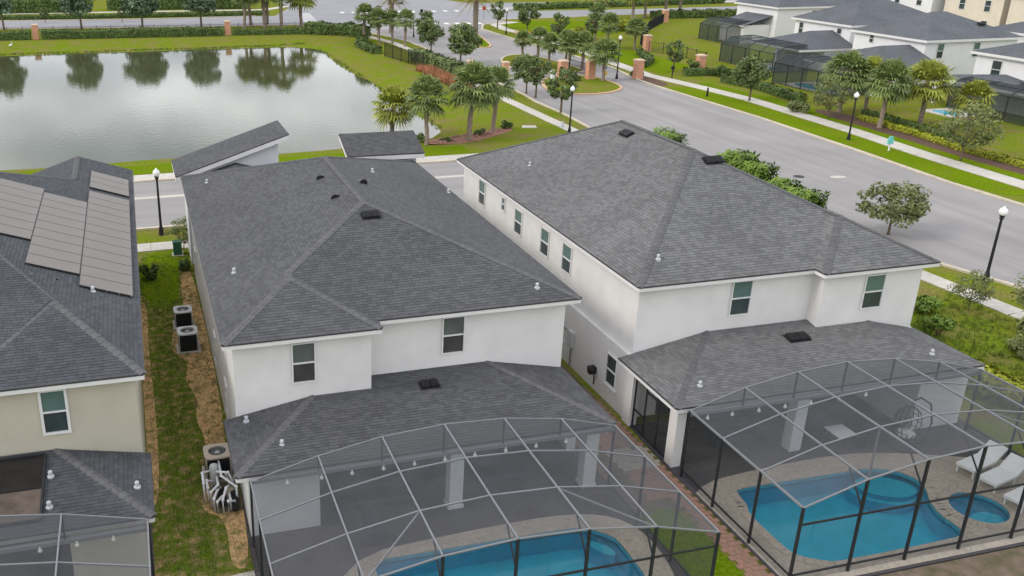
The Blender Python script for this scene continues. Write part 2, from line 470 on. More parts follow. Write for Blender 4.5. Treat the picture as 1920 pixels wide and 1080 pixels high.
# the entrance road to the east
sheet('entrance_road', 'asphalt', [(50, 18), (48, 26), (46.3, 35.5), (45.05, 39.7), (44.25, 50), (43.7, 54), (43.9, 58), (43.9, 72), (42.5, 73.4), (42.6, 79.7), (43.2, 85.5), (43.2, 93), (43.7, 97), (44, 110), (44.4, 127), (45, 140), (44.7, 147), (43.2, 156), (39, 166), (33, 171.5), (33, 177.0), (73, 177.0), (73, 172), (66, 168), (63, 161), (62.8, 146), (63.6, 126), (63.4, 113), (61.6, 103), (61.3, 99), (61.5, 79), (60.8, 65), (60.0, 54), (60.2, 47), (61.5, 36), (66, 18)], .006)
k = MB(); strip(k, [(66.2, 18), (61.7, 36), (60.35, 47), (60.15, 54), (60.95, 65), (61.65, 79), (61.45, 99), (61.75, 103), (63.55, 113), (63.75, 126), (62.95, 146), (63.15, 161), (66.1, 168), (73, 172)], .34, 0, .12, .012, 3)
struct(k.build('kerb', 'kerb'))
k = MB(); strip(k, [(71, 18), (67.5, 36), (65.1, 50), (65.5, 62), (66.4, 71), (67.1, 88), (66.2, 97), (64.9, 106), (66.0, 118), (67.9, 134), (68, 148), (67.2, 160), (68.5, 168), (74, 171)], 1.9, 0, .05, .02, 1.7)
struct(k.build('sidewalk', 'concrete'))
k = MB(); strip(k, [(40.45, 70.5), (40.45, 94), (40.8, 104), (41.4, 118), (42, 132), (42, 146), (40, 156)], 1.25, 0, .05, .02, 1.6)
struct(k.build('sidewalk', 'concrete'))
k = MB(); strip(k, [(45, 24), (43.0, 33), (42.6, 38.5), (41.8, 47), (40.2, 52.5)], 1.3, 0, .05, .02, 1.6)
struct(k.build('sidewalk', 'concrete'))
sheet('verge', 'grass_lush', [(61.9, 50), (64.0, 50), (64.4, 62), (65.2, 71), (65.9, 88), (64.9, 97), (62.2, 97), (62.2, 79), (61.4, 64), (60.7, 54)], .012)
sheet('verge', 'grass_lush', [(66.3, 50), (68.5, 50), (68.6, 62), (69.2, 71), (70.2, 88), (69, 99), (67.6, 99), (68.2, 88), (67.4, 71), (66.6, 62)], .012)
sheet('verge', 'grass_lush', [(67, 106), (75, 112), (75, 128), (69.5, 138), (69.1, 130), (67.3, 118)], .012)
sheet('lawn', 'grass_lush', [(69.2, 146), (74, 143), (86, 150), (96, 168), (78, 172), (70, 168)], .012)
sheet('lawn', 'grass_lush', [(-40, 72.2), (28, 72.2), (28, 75.2), (-40, 75.2)], .012)
sheet('mulch_bed', 'mulch', smooth_loop([(67.9, 50), (71, 52), (71.5, 62), (72, 76), (71, 82), (69.0, 80), (68.7, 70), (67.8, 60)]), .014)
sheet('mulch_bed', 'mulch', smooth_loop([(62, 98), (64, 99), (64.3, 106), (63.2, 107.5), (61.9, 102.5)]), .014)
sheet('mulch_bed', 'mulch_pink', smooth_loop([(25, 76.2), (29, 75.8), (33, 78.4), (35.5, 80.3), (34.5, 81.3), (30, 79.2), (25.5, 78)]), .014)
k = MB(); k.prism([(36.2, 80.6), (37.6, 80.2), (37.9, 81.2), (36.6, 81.5)], 0, .05); struct(k.build('concrete_slab', 'concrete'))
# medians with kerbs
def median(name, loop, m, km, hz=.14):
    L = smooth_loop(loop, 2)
    b = MB(); plane_poly(b, L, (), hz-.02); struct(b.build(name, m))
    k = MB(); strip(k, L+[L[0]], .32, 0, hz, 0, 1.2); struct(k.build(name+'_kerb', km))
median('gate_median', [(47.2, 97.6), (50, 95.2), (53.2, 95.2), (56.6, 97.5), (57.6, 101), (57.4, 106), (56.2, 108), (51.5, 108), (48.5, 103)], 'grass', 'kerb_peach')
median('palm_median', [(49.5, 118), (51.5, 110.5), (55, 109.8), (58.6, 110.2), (58.9, 118), (57.5, 128), (53, 127)], 'grass', 'kerb')
median('date_palm_median', [(53, 136), (55.6, 136.8), (57.6, 145), (59.3, 153), (58.8, 160), (56.2, 160), (54, 148)], 'grass_lush', 'kerb_peach')
# the road across the top of the picture
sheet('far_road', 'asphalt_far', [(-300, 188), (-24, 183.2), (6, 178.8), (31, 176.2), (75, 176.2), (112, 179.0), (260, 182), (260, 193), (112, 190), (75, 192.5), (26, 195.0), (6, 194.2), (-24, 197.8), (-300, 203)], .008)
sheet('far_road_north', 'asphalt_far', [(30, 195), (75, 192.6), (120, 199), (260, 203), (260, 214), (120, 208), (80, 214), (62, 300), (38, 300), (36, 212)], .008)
k = MB()
for px0, py0, px1, py1 in ((-300, 203.1, -24, 197.9), (-24, 197.9, 6, 194.3), (6, 194.3, 26, 195.1)):
    strip(k, [(px0, py0), (px1, py1)], .4, 0, .14, 0, 6)
strip(k, [(-300, 187.9), (-24, 183.1), (6, 178.7), (31, 176.0)], .4, 0, .14, 0, 6)
strip(k, [(73, 176.0), (112, 178.9), (260, 181.9)], .4, 0, .14, 0, 6)
struct(k.build('far_kerb', 'kerb'))
k = MB(); strip(k, [(-300, 221), (-24, 213), (30, 209), (36, 216)], 2.2, 0, .06, 0, 4); strip(k, [(76, 200), (95, 197.5), (130, 202), (260, 206)], 2.2, 0, .06, 0, 4)
struct(k.build('far_sidewalk', 'concrete'))
# crosswalk and stop line
def bars(name, a, b, n, w, L):
    m = MB(); a = V((*a, 0)); b = V((*b, 0)); d = (b-a).normalized(); p = V((-d.y, d.x, 0))
    for i in range(n):
        c = a.lerp(b, (i+.5)/n); q = [c-d*w/2-p*L/2, c+d*w/2-p*L/2, c+d*w/2+p*L/2, c-d*w/2+p*L/2]
        m.add([(x.x, x.y, .016) for x in q])
    return struct(m.build(name, 'paint_white'))
bars('crosswalk_marking', (46, 173.6), (67.5, 170.8), 10, .9, 2.6)
bars('stop_line_marking', (56, 166.5), (45, 167.4), 1, 10.5, .5)
bars('crosswalk_marking', (37, 199.5), (35, 181), 8, .9, 2.6)
bars('crosswalk_marking', (44, 198.5), (72, 196), 11, .9, 2.6)
bars('lane_marking', (-40, 189.5), (20, 186.3), 8, 3.0, .2)
mh = MB(); mh.cyl((50.2, 58.6, .008), .42, .012, 18)
tag(mh.build('manhole_cover', 'vent_black'), 'round dark manhole cover in the grey entrance road', 'manhole cover')
pt = MB(); plane_poly(pt, smooth_loop([(52.4, 57.5), (53.6, 57.3), (53.9, 57.9), (52.6, 58.2)]), (), .014); struct(pt.build('road_patch', 'concrete'))
# side yard between the beige and the middle house
sheet('side_yard', 'side_yard', [(-.75, 15), (2.45, 15), (2.45, 53.6), (-.75, 53.6)], .010)
sheet('lawn', 'grass_lush', smooth_loop([(-.5, 45), (1.3, 44.6), (1.5, 50), (2.2, 53.5), (-.6, 53.5)], 1), .016)
sheet('soil_strip', 'sand_soil', smooth_loop([(1.35, 30), (1.5, 31.5), (1.2, 33), (1.5, 34.5), (1.0, 36.5), (1.35, 38), (.6, 39.5), (.75, 41), (.95, 43.2), (1.6, 45), (1.5, 47), (1.75, 50), (2.4, 50), (2.4, 29.5)], 2), .014)
sheet('soil_strip', 'sand_soil', smooth_loop([(-.75, 27), (-.35, 28), (-.3, 34), (-.42, 40), (-.3, 45.5), (-.75, 46)], 2), .014)
sheet('soil_strip', 'sand_soil', smooth_loop([(1.6, 23.4), (2.3, 23.4), (2.42, 29.4), (1.7, 29), (1.0, 27.6), (1.0, 26.6), (1.75, 26.1)], 2), .018)
sheet('concrete_pad', 'concrete', [(1.0, 22.0), (2.3, 22.2), (2.3, 23.2), (1.2, 23.1)], .022)

# ------------------------------------------------------------------ roofs
def clip_poly(sub, clip):
    """Sutherland-Hodgman: sub by convex ccw clip, 2D"""
    outp = sub
    for i in range(len(clip)):
        a = clip[i]; b = clip[(i+1) % len(clip)]
        ex, ey = b[0]-a[0], b[1]-a[1]
        inp = outp; outp = []
        if not inp: return []
        for j in range(len(inp)):
            p = inp[j]; q = inp[(j+1) % len(inp)]
            sp = ex*(p[1]-a[1])-ey*(p[0]-a[0]); sq = ex*(q[1]-a[1])-ey*(q[0]-a[0])
            if sp >= -1e-9: outp.append(p)
            if (sp > 1e-9 and sq < -1e-9) or (sp < -1e-9 and sq > 1e-9):
                t = sp/(sp-sq); outp.append((p[0]+(q[0]-p[0])*t, p[1]+(q[1]-p[1])*t))
    return outp
SH_W, SH_E = .27, .145
shingle_meshes = {}
for sm_, i in [(a, b) for a in ('shingle', 'shingle_right', 'shingle_left') for b in range(6)]:
    m = MB(); t = i/5.0; wd = SH_W*(.8+.08*i)
    zt, zb = .006, .020
    P = [(0, -.01, zb), (wd-.008, -.01, zb), (wd-.008, SH_E+.02, zt), (0, SH_E+.02, zt), (0, -.01, 0), (wd-.008, -.01, 0)]
    m.faces(P, [(0, 1, 2, 3), (4, 5, 1, 0)], 0, t)
    o = m.build('shingle', sm_, tone=True); shingle_meshes.setdefault(sm_, []).append((wd, o.data)); bpy.data.objects.remove(o)
def lay_shingles(mb, poly, single=None, limit=0, sm='shingle'):
    """lay courses of shingles on a convex planar roof face; pieces that fit whole may become objects of their own"""
    P = [V(p) for p in poly]
    n = V((0, 0, 0))
    for i in range(1, len(P)-1): n += (P[i]-P[0]).cross(P[i+1]-P[0])
    n.normalize()
    if n.z < 0: n = -n
    u = V((-n.y, n.x, 0))
    u = u.normalized() if u.length > 1e-6 else V((1, 0, 0))
    v = n.cross(u)
    o = V((0, 0, 0)) + n*(P[0].dot(n))
    q = [((p-o).dot(u), (p-o).dot(v)) for p in P]
    ar = sum(q[i][0]*q[(i+1) % len(q)][1]-q[(i+1) % len(q)][0]*q[i][1] for i in range(len(q)))
    if ar < 0: q = q[::-1]
    u0, u1 = min(p[0] for p in q), max(p[0] for p in q); v0, v1 = min(p[1] for p in q), max(p[1] for p in q)
    made = 0; r = 0; vv = v0
    while vv < v1:
        rr = random.Random(int(vv*1000) + 77)
        x = u0 - rr.random()*SH_W
        while x < u1:
            k = rr.randrange(6) if rr.random() > .12 else rr.choice((0, 5))
            wd = shingle_meshes[sm][k][0]
            rect = [(x, vv), (x+wd-.008, vv), (x+wd-.008, vv+SH_E+.02), (x, vv+SH_E+.02)]
            c = clip_poly(rect, q)
            if len(c) >= 3:
                whole = len(c) == 4 and abs(c[0][0]-rect[0][0])+abs(c[2][1]-rect[2][1])+abs(c[1][0]-rect[1][0]) < 1e-6
                if single is not None and whole and made < limit:
                    ob = bpy.data.objects.new('shingle', shingle_meshes[sm][k][1]); COL.objects.link(ob); ob.parent = single
                    pos = o+u*x+v*vv - world_loc(single)
                    ob.matrix_local = Matrix(((u.x, v.x, n.x, pos.x), (u.y, v.y, n.y, pos.y), (u.z, v.z, n.z, pos.z), (0, 0, 0, 1)))
                    made += 1
                else:
                    def lift(p):
                        f = (p[1]-vv)/(SH_E+.02); return .020+(.006-.020)*f
                    mb.add([o+u*p[0]+v*p[1]+n*lift(p) for p in c], 0, k/5.0)
                    b0 = [p for p in c if abs(p[1]-vv) < 1e-6]
                    if len(b0) >= 2 and vv > v0+.01:
                        a, b = b0[0], b0[-1]
                        mb.add([o+u*a[0]+v*a[1], o+u*b[0]+v*b[1], o+u*b[0]+v*b[1]+n*.02, o+u*a[0]+v*a[1]+n*.02], 0, k/5.0*.6)
            x += wd
        vv += SH_E; r += 1
    return made
def cap_line(mb, p, q, w=.30, step=.30):
    p = V(p); q = V(q); L = (q-p).length; n = max(1, int(L/step)); d = (q-p)/n
    x = d.cross(V((0, 0, 1))).normalized()
    for i in range(n):
        a = p+d*i; b = p+d*(i+1.12); t = U(.25, .85)
        up = V((0, 0, .035)); dn = V((0, 0, -.012))
        za = V((0, 0, .012))
        mb.add([a-x*w/2+dn+za, a+up+za, b+up, b-x*w/2+dn], 0, t)
        mb.add([a+up+za, a+x*w/2+dn+za, b+x*w/2+dn, b+up], 0, t)
        mb.add([a-x*w/2+dn, a+x*w/2+dn, a+up+za], 0, t*.5)
def make_roof(house, name, faces, caps, eaves, soffit=None, soffit_z=None, near=True, singles=0, single_face=0, fascia_h=.17, sm='shingle'):
    """faces: list of convex planar polygons; caps: hip and ridge lines; eaves: edges that carry fascia"""
    base = MB()
    for f in faces:
        base.add([(p[0], p[1], p[2]-.004) for p in f])
    r = base.build(name, sm if near else 'shingle_far', house, tone=near)
    if near:
        mb = MB(); left = singles
        for i, f in enumerate(faces):
            lim = left if i == single_face else 0
            lay_shingles(mb, f, r if lim else None, lim, sm)
        stuff(mb.build('shingle_courses', sm, r, tone=True))
        for p, q in caps:
            c = MB(); cap_line(c, p, q); c.build('hip_cap', 'shingle_cap', r, tone=True)
    for p, q in eaves:
        f = MB(); p = V(p); q = V(q); dz = V((0, 0, fascia_h/2+.02))
        f.beam(p-dz, q-dz, .05, fascia_h); f.build('fascia', 'trim', r)
        if near:
            f = MB(); f.beam(p-V((0, 0, .012)), q-V((0, 0, .012)), .085, .06); f.build('drip_edge', 'drip', r)
    if soffit:
        s = MB(); s.add([(p[0], p[1], soffit_z) for p in soffit]); s.build('soffit', 'trim', r)
    return r
def slat_vent(roof, c, n, w=.62, d=.42, m='vent_black'):
    """low black ridge-style roof vent lying on a slope of normal n"""
    c = V(c); n = V(n).normalized(); u = V((-n.y, n.x, 0)).normalized(); v = n.cross(u)
    b = MB()
    def bx(u0, u1, v0, v1, h0, h1):
        P = [c+u*a+v*bb+n*h for h in (h0, h1) for a, bb in ((u0, v0), (u1, v0), (u1, v1), (u0, v1))]
        b.faces(P, [(3, 2, 1, 0), (4, 5, 6, 7), (0, 1, 5, 4), (1, 2, 6, 5), (2, 3, 7, 6), (3, 0, 4, 7)])
    bx(-w/2-.07, w/2+.07, -d/2-.05, d/2+.07, .0, .025)
    bx(-w/2, -.02, -d/2, d/2, .03, .14); bx(.02, w/2, -d/2, d/2, .03, .14)
    for k in range(3):
        y = -d/2+.08+k*.12; bx(-w/2+.03, -.05, y, y+.03, .14, .16); bx(.05, w/2-.03, y, y+.03, .14, .16)
    b.build('roof_vent', m, roof)
def stub_pipe(roof, c, m='pipe_white'):
    b = MB(); b.tube([V(c)-V((0, 0, .1)), V(c)+V((0, 0, .03)), V(c)+V((0, 0, .05)), V(c)+V((0, 0, .16))], [.12, .11, .06, .055], 10)
    b.tube([V(c)+V((0, 0, .15)), V(c)+V((0, 0, .20))], [.075, .06], 10)
    b.build('vent_pipe', m, roof, smooth=False)
def hood_vent(roof, c, n, w=.40):
    """rounded hood vent open on its downhill side"""
    c = V(c); n = V(n).normalized(); v = (V((-n.x*.8, 1, 0))-n*V((-n.x*.8, 1, 0)).dot(n)).normalized(); u = v.cross(n)
    b = MB(); K = 8; w = .44
    for i in range(K):
        a0 = math.pi*i/K; a1 = math.pi*(i+1)/K
        def pt(a, f): return c+u*math.cos(a)*w/2*(1-.25*f)+n*math.sin(a)*.22*(1-.8*f)+v*(f*.55-.16)
        b.add([pt(a0, 0), pt(a1, 0), pt(a1, 1), pt(a0, 1)], 0)
        b.add([c+v*-.13, pt(a1, .05), pt(a0, .05)], 1)
    b.build('roof_vent', ['shingle_cap', 'vent_black'], roof, tone=True)

def window(house, c, w, h, nrm, upper='blind', lower='glass', sill=False, t=.05, depth=.07):
    """sash window: frame, meeting rail and two panes; c is the centre on the wall plane, nrm the outward direction"""
    c = V(c); n = V(nrm).normalized(); u = V((-n.y, n.x, 0)); z = V((0, 0, 1))
    f = MB()
    for s in (-1, 1):
        f.beam(c+u*s*(w/2-t/2)-z*h/2+n*depth/2, c+u*s*(w/2-t/2)+z*h/2+n*depth/2, depth if abs(n.x) > .5 else t, t if abs(n.x) > .5 else depth)
    for zz in ((-h/2+t/2), (h/2-t/2), 0.0):
        tt = t if zz else .055
        f.beam(c+u*(-w/2+t)+z*zz+n*(depth/2-.004), c+u*(w/2-t)+z*zz+n*(depth/2-.004), depth-.008, tt)
    if sill:
        f.beam(c+u*(-w/2-.06)-z*(h/2+.05)+n*.05, c+u*(w/2+.06)-z*(h/2+.05)+n*.05, .10, .09)
    o = f.build('window', 'trim', house)
    for s, m in ((1, upper), (-1, lower)):
        p = MB(); a, b = (.0275, h/2-t) if s > 0 else (-h/2+t, -.0275)
        q = .022 if s > 0 else .014
        p.add([c+u*(-w/2+t)+z*a+n*q, c+u*(w/2-t)+z*a+n*q, c+u*(w/2-t)+z*b+n*q, c+u*(-w/2+t)+z*b+n*q])
        p.build('pane', m, o)
    return o
def on_left(x, y, xe, ze, t): return V((x, y, ze+t*(x-xe)))

# ================================================================== the middle house
h2 = thing('house', 'white two storey house in the centre with dark hip roof and slanted front towers', 'house', (8.8, 38, 0), 'houses in the near row')
e = 5.7; t2 = .345
A = (2.1, 27.65, e); B = (7.6, 27.65, e); B1 = (7.6, 28.35, e); C = (15.54, 28.35, e); FR = (15.54, 49.6, e); FL = (2.1, 49.6, e)
R1 = (8.82, 35.07, 8.018); R2 = (8.82, 42.9, 8.018)
wx = 4.93; wz = e+t2*(wx-2.1); Wp = (wx, 30.75, wz); wy2 = 28.35+(wx-2.1)*(35.07-28.35)/6.72; W2 = (wx, wy2, wz)
roof2 = make_roof(h2, 'roof', [
    [A, B, Wp], [B1, C, R1, W2], [B, B1, W2, Wp],
    [A, Wp, (2.1, Wp[1], e)], [(2.1, Wp[1], e), Wp, W2, (2.1, wy2, e)], [(2.1, wy2, e), W2, R1, R2, FL],
    [C, FR, R2, R1], [FR, FL, R2]],
    [(A, Wp), (B, Wp), (Wp, W2), (W2, R1), (C, R1), (R1, R2), (R2, FL), (R2, FR)],
    [(A, B), (B, B1), (B1, C), (C, FR), (A, FL), (FL, FR)],
    [A, B, B1, C, FR, FL], e-.19)
w = MB(); w.prism([(2.45, 28.1), (7.35, 28.1), (7.35, 28.85), (15.2, 28.85), (15.2, 49.2), (2.45, 49.2)], 0, e-.195)
w.build('wall', 'stucco', h2)
w = MB(); w.prism([(2.43, 24.85), (4.75, 24.85), (4.75, 28.08), (2.43, 28.08)], 0, 2.40); w.build('wall', 'stucco_cool', h2)
w = MB(); w.prism([(14.75, 27.0), (15.12, 27.0), (15.12, 28.83), (14.75, 28.83)], 0, 2.40); w.build('wall', 'stucco_cool', h2)
slat_vent(roof2, (8.89, 34.1, 7.69), (0, -.345, 1), .70, .40)
for p in ((8.05, 40.07, 7.72), (8.05, 36.86, 7.72)): hood_vent(roof2, p, (-.345, 0, 1))
hood_vent(roof2, (9.71, 38.9, 7.72), (.345, 0, 1))
for p in ((3.16, 33.27, 6.07), (3.27, 46.47, 6.10), (11.11, 42.32, 7.23), (15.2, 42.5, 5.82), (14.09, 29.11, 5.96)): stub_pipe(roof2, p)
window(h2, (4.90, 28.1, 4.50), .86, 1.56, (0, -1, 0), 'blind_grey', 'glass_grey')
window(h2, (10.69, 28.85, 4.54), .90, 1.52, (0, -1, 0), 'blind_grey', 'glass_grey')
for yy in (33, 38.5, 44.5): window(h2, (2.45, yy, 4.5), .9, 1.5, (-1, 0, 0))
for yy in (31.5, 36, 47): window(h2, (2.45, yy, 1.6), .9, 1.4, (-1, 0, 0))
# lower roof over the covered terrace
le = 2.6
EL = (2.03, 24.5, le); ER = (15.2, 24.5, le); WL = (2.03, 28.08, le); H1p = (5.17, 28.08, 3.14); H2a = (7.37, 28.08, 3.14); H2b = (7.37, 28.83, 3.2525); H3p = (12.1, 28.83, 3.2525); WR = (15.2, 28.83, le)
lr2 = make_roof(h2, 'lower_roof', [[EL, ER, H3p, H2b, H2a, H1p] if False else [EL, (7.37, 24.5, le), H2a, H1p], [(7.37, 24.5, le), ER, H3p, H2b], [EL, H1p, WL], [ER, WR, H3p]],
    [(EL, H1p), (ER, H3p)], [(EL, ER), (EL, WL), (ER, WR)], [EL, ER, WR, WL], le-.19, singles=300, single_face=1)
slat_vent(lr2, (9.47, 27.83, 3.11), (0, -.15, 1), .62, .36)
stub_pipe(lr2, (3.69, 25.75, 2.76)); stub_pipe(lr2, (2.75, 27.6, 2.74))
for cx, cy in ((9.44, 24.62), (14.45, 24.62)):
    c = MB(); c.box((cx-.24, cy-.02, 0), (cx+.24, cy+.42, le-.195)); c.box((cx-.28, cy-.05, 0), (cx+.28, cy+.45, .16)); c.build('column', 'stucco_cool', h2)
for x0, x1 in ((5.6, 7.2),):
    s = MB(); s.box((x0, 28.02, .05), (x1, 28.09, 2.2)); s.build('sliding_door', 'glass', h2)
for x0, x1 in ((8.2, 10.0), (10.1, 11.9), (12.5, 14.2)):
    s = MB(); s.box((x0, 28.77, .05), (x1, 28.84, 2.2)); o = s.build('sliding_door', 'glass', h2)
    s = MB()
    for xx in (x0, (x0+x1)/2, x1): s.beam((xx, 28.74, .02), (xx, 28.74, 2.24), .07, .05)
    s.beam((x0+.04, 28.74, 2.21), (x1-.04, 28.74, 2.21), .05, .07); s.build('door_frame', 'trim', o)
# two slanted tower roofs at the street side
def tower(house, q, th, wallpoly, wz, ridge, m='stucco_cool'):
    """q: four roof corners (rear-left, rear-right, front-right, front-left)"""
    r = MB(); r.add(q); ro = r.build('tower_roof', 'shingle', house, tone=True)
    mb = MB(); lay_shingles(mb, q); stuff(mb.build('shingle_courses', 'shingle', ro, tone=True))
    for a, b in zip(q, q[1:]+q[:1]):
        f = MB(); dz = V((0, 0, .16)); f.beam(V(a)-dz, V(b)-dz, .06, .26); f.build('fascia', 'trim', ro)
        f = MB(); f.beam(V(a)-V((0, 0, .015)), V(b)-V((0, 0, .015)), .08, .05); f.build('drip_edge', 'drip', ro)
    w = MB()
    n = len(wallpoly); top = wz
    for i in range(n):
        a, b = wallpoly[i], wallpoly[(i+1) % n]
        w.add([(a[0], a[1], 0), (b[0], b[1], 0), (b[0], b[1], top(*b)), (a[0], a[1], top(*a))])
    w.build('tower_wall', m, house)
    k = MB(); a, b, c, d = ridge
    k.add([a, b, d]); k.add([b, c, d]); k.build('cricket_roof', 'shingle', house, tone=True)
q = [(1.86, 50.5, 5.45), (8.31, 50.5, 7.52), (8.28, 54.4, 7.52), (1.84, 54.4, 5.45)]
tower(h2, q, .2, [(2.4, 50.9), (7.75, 50.9), (7.75, 54.0), (2.4, 54.0)], lambda x, y: 5.45+(x-1.86)*.3209-.06, ((2.6, 50.86, 5.2), (5.25, 49.2, 5.75), (7.5, 50.86, 5.35), (5.25, 50.86, 5.98)))
q = [(11.48, 49.2, 6.33), (16.03, 49.2, 6.27), (16.1, 51.7, 7.05), (11.55, 51.7, 7.08)]
tower(h2, q, .2, [(11.85, 49.62), (15.7, 49.62), (15.7, 51.4), (11.85, 51.4)], lambda x, y: 6.30+(y-49.2)*.30-.06, ((12.0, 49.60, 5.55), (13.75, 48.3, 5.95), (15.6, 49.60, 5.45), (13.75, 49.60, 6.02)))

# ================================================================== the right house
h3 = thing('house', 'white two storey house on the right with bleached grey hip roof beside the entrance road', 'house', (25, 38, 0), 'houses in the near row')
e = 5.88
A = (17.96, 28.35, e); B = (25.83, 28.35, e); B1 = (25.83, 27.75, e); C = (31.34, 27.75, e); FR = (31.34, 48.8, e); FL = (17.96, 48.8, e)
R1 = (24.65, 35.77, 9.12); R2 = (24.65, 42.25, 9.12); k3 = (9.12-e)/6.69
wx = 28.585; wz = e+k3*(31.34-wx); Wp = (wx, 30.55, wz); wy2 = 28.35+(31.34-wx)/6.69*(35.77-28.35); W2 = (wx, wy2, wz)
roof3 = make_roof(h3, 'roof', [
    [A, B, W2, R1], [B1, C, Wp], [B, B1, Wp, W2], [A, R1, R2, FL],
    [C, (31.34, Wp[1], e), Wp], [(31.34, Wp[1], e), (31.34, wy2, e), W2, Wp], [(31.34, wy2, e), FR, R2, R1, W2], [FR, FL, R2]],
    [(A, R1), (B1, Wp), (C, Wp), (Wp, W2), (W2, R1), (R1, R2), (R2, FL), (R2, FR)],
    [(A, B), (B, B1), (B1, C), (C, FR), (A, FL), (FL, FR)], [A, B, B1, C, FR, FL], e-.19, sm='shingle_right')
up3 = [(18.25, 28.75), (26.2, 28.75), (26.2, 28.15), (31.0, 28.15), (31.0, 48.4), (18.25, 48.4)]
w = MB(); w.prism(up3, 2.82, e-.195); w.build('wall', 'stucco', h3)
w = MB(); w.prism([(18.08, 28.6), (26.3, 28.6), (26.3, 28.1), (31.05, 28.1), (31.05, 48.45), (18.08, 48.45)], 0, 2.82); w.build('wall', 'stucco', h3)
nl = (-k3, 0, 1)
def pl3(y, x): return (x, y, e+k3*(x-17.96))
slat_vent(roof3, pl3(40.6, 24.0), nl, .8, .42)
slat_vent(roof3, (25.15, 34.9, e+(34.9-28.35)*(9.12-e)/(35.77-28.35)+.01), (0, -.437, 1), .85, .42)
stub_pipe(roof3, pl3(43.0, 19.9)); stub_pipe(roof3, (19.45, 29.6, e+.56)); stub_pipe(roof3, pl3(45.6, 22.9))
for y, zt, hh in ((45.35, 4.56, 1.40), (40.3, 4.45, 1.30), (37.15, 4.45, 1.34), (34.83, 4.46, 1.34)):
    window(h3, (18.25, y, zt+.22), .92, hh, (-1, 0, 0))
window(h3, (18.25, 42.3, 5.03), .46, .74, (-1, 0, 0), sill=False)
window(h3, (22.85, 28.75, 4.78), .95, 1.52, (0, -1, 0), upper='blind')
window(h3, (28.68, 28.15, 4.70), 1.0, 1.52, (0, -1, 0), upper='blind')
window(h3, (18.08, 29.85, 1.55), .85, 1.38, (-1, 0, 0), upper='glass', sill=True)
le = 2.75
EL = (17.65, 24.6, le); ER = (31.15, 24.6, le); WL = (17.65, 28.73, le)
J1 = (21.5, 28.73, 3.45); J2 = (26.2, 28.73, 3.45); J2b = (26.2, 28.13, 3.348); J3 = (28.75, 28.13, 3.348); WR = (31.15, 28.13, le)
lr3 = make_roof(h3, 'lower_roof', [[EL, (26.2, 24.6, le), J2, J1], [(26.2, 24.6, le), ER, J3, J2b], [EL, J1, WL], [ER, WR, J3]],
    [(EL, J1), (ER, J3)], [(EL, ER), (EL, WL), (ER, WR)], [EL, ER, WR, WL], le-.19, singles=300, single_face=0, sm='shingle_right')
slat_vent(lr3, (24.9, 27.6, 3.27), (0, -.17, 1), .85, .45)
stub_pipe(lr3, (19.2, 25.6, 2.93)); stub_pipe(lr3, (29.6, 25.6, 2.93))
w = MB(); w.prism([(17.97, 28.02), (18.3, 28.02), (18.3, 28.58), (17.97, 28.58)], 0, le-.2); w.build('wall', 'stucco', h3)
w = MB(); w.prism([(17.97, 24.95), (18.35, 24.95), (18.35, 25.42), (17.97, 25.42)], 0, le-.2)
w.build('column', 'stucco', h3)
w = MB(); w.box((17.99, 25.42, 2.36), (18.28, 28.02, le-.2)); w.build('lintel', 'stucco', h3)
w = MB(); w.box((22.9, 24.75, 0), (23.4, 25.2, le-.2)); w.build('column', 'stucco_cool', h3)
w = MB(); w.box((28.6, 24.9, 0), (30.9, 28.05, le-.2)); w.build('wall', 'stucco_cool', h3)
for x0, x1 in ((19.5, 22), (22.6, 25.2)):
    s = MB(); s.box((x0, 28.53, .05), (x1, 28.59, 2.2)); s.build('sliding_door', 'glass', h3)
fr = MB()
for yy in (25.46, 26.3, 27.2, 27.98): fr.beam((18.1, yy, 0), (18.1, yy, 2.36), .05, .06)
for zz in (.05, .82, 2.32): fr.beam((18.1, 25.5, zz), (18.1, 27.94, zz), .05, .06)
fr.beam((18.1, 26.33, 1.98), (18.1, 27.17, 1.98), .05, .06)
lf = fr.build('lanai_screen_frame', 'bronze', h3)
for y0, y1 in ((25.5, 26.27), (26.33, 27.17), (27.23, 27.94)):
    s = MB(); s.add([(18.1, y0, .05), (18.1, y1, .05), (18.1, y1, 2.3), (18.1, y0, 2.3)]); s.build('screen_panel', 'screen_wall', lf)

# ================================================================== the beige house at the left edge
h1 = thing('house', 'beige two storey house at the left edge with rows of solar panels', 'house', (-7, 38, 0), 'houses in the near row')
e = 5.7; x0 = -.5
def p1(x, y): return (x, y, e+.345*(x0-x))
A = (x0, 26.26, e); Wp = p1(-3.38, 30.59); BL = (-6.26, 26.26, e); R1 = p1(-8.0, 37.9); R2 = p1(-8.0, 43.8); J = p1(-3.34, 46.8); F = p1(-3.34, 51.6); Fc = (x0, 51.6, e); FLc = (-6.2, 51.6, e)
roof1 = make_roof(h1, 'roof', [
    [A, Wp, BL], [A, (x0, Wp[1], e), Wp], [(x0, Wp[1], e), (x0, J[1], e), J, R2, R1, Wp], [(x0, J[1], e), Fc, F, J],
    [J, F, FLc, (-6.2, 46.8, e)], [BL, Wp, R1, (-15.5, 27.5, e)], [R1, R2, (-15.5, 51, e), (-15.5, 27.5, e)], [R2, J, (-6.2, 46.8, e), (-15.5, 51, e)]],
    [(A, Wp), (BL, Wp), (Wp, R1), (R1, R2), (R2, J), (J, F)], [(BL, A), (A, Fc), (F, Fc), (F, FLc)],
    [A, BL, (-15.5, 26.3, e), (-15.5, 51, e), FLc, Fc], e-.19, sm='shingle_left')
w = MB(); w.prism([(-15, 26.65), (-.78, 26.65), (-.78, 51.1), (-15, 51.1)], 0, e-.195); w.build('wall', 'stucco_beige', h1)
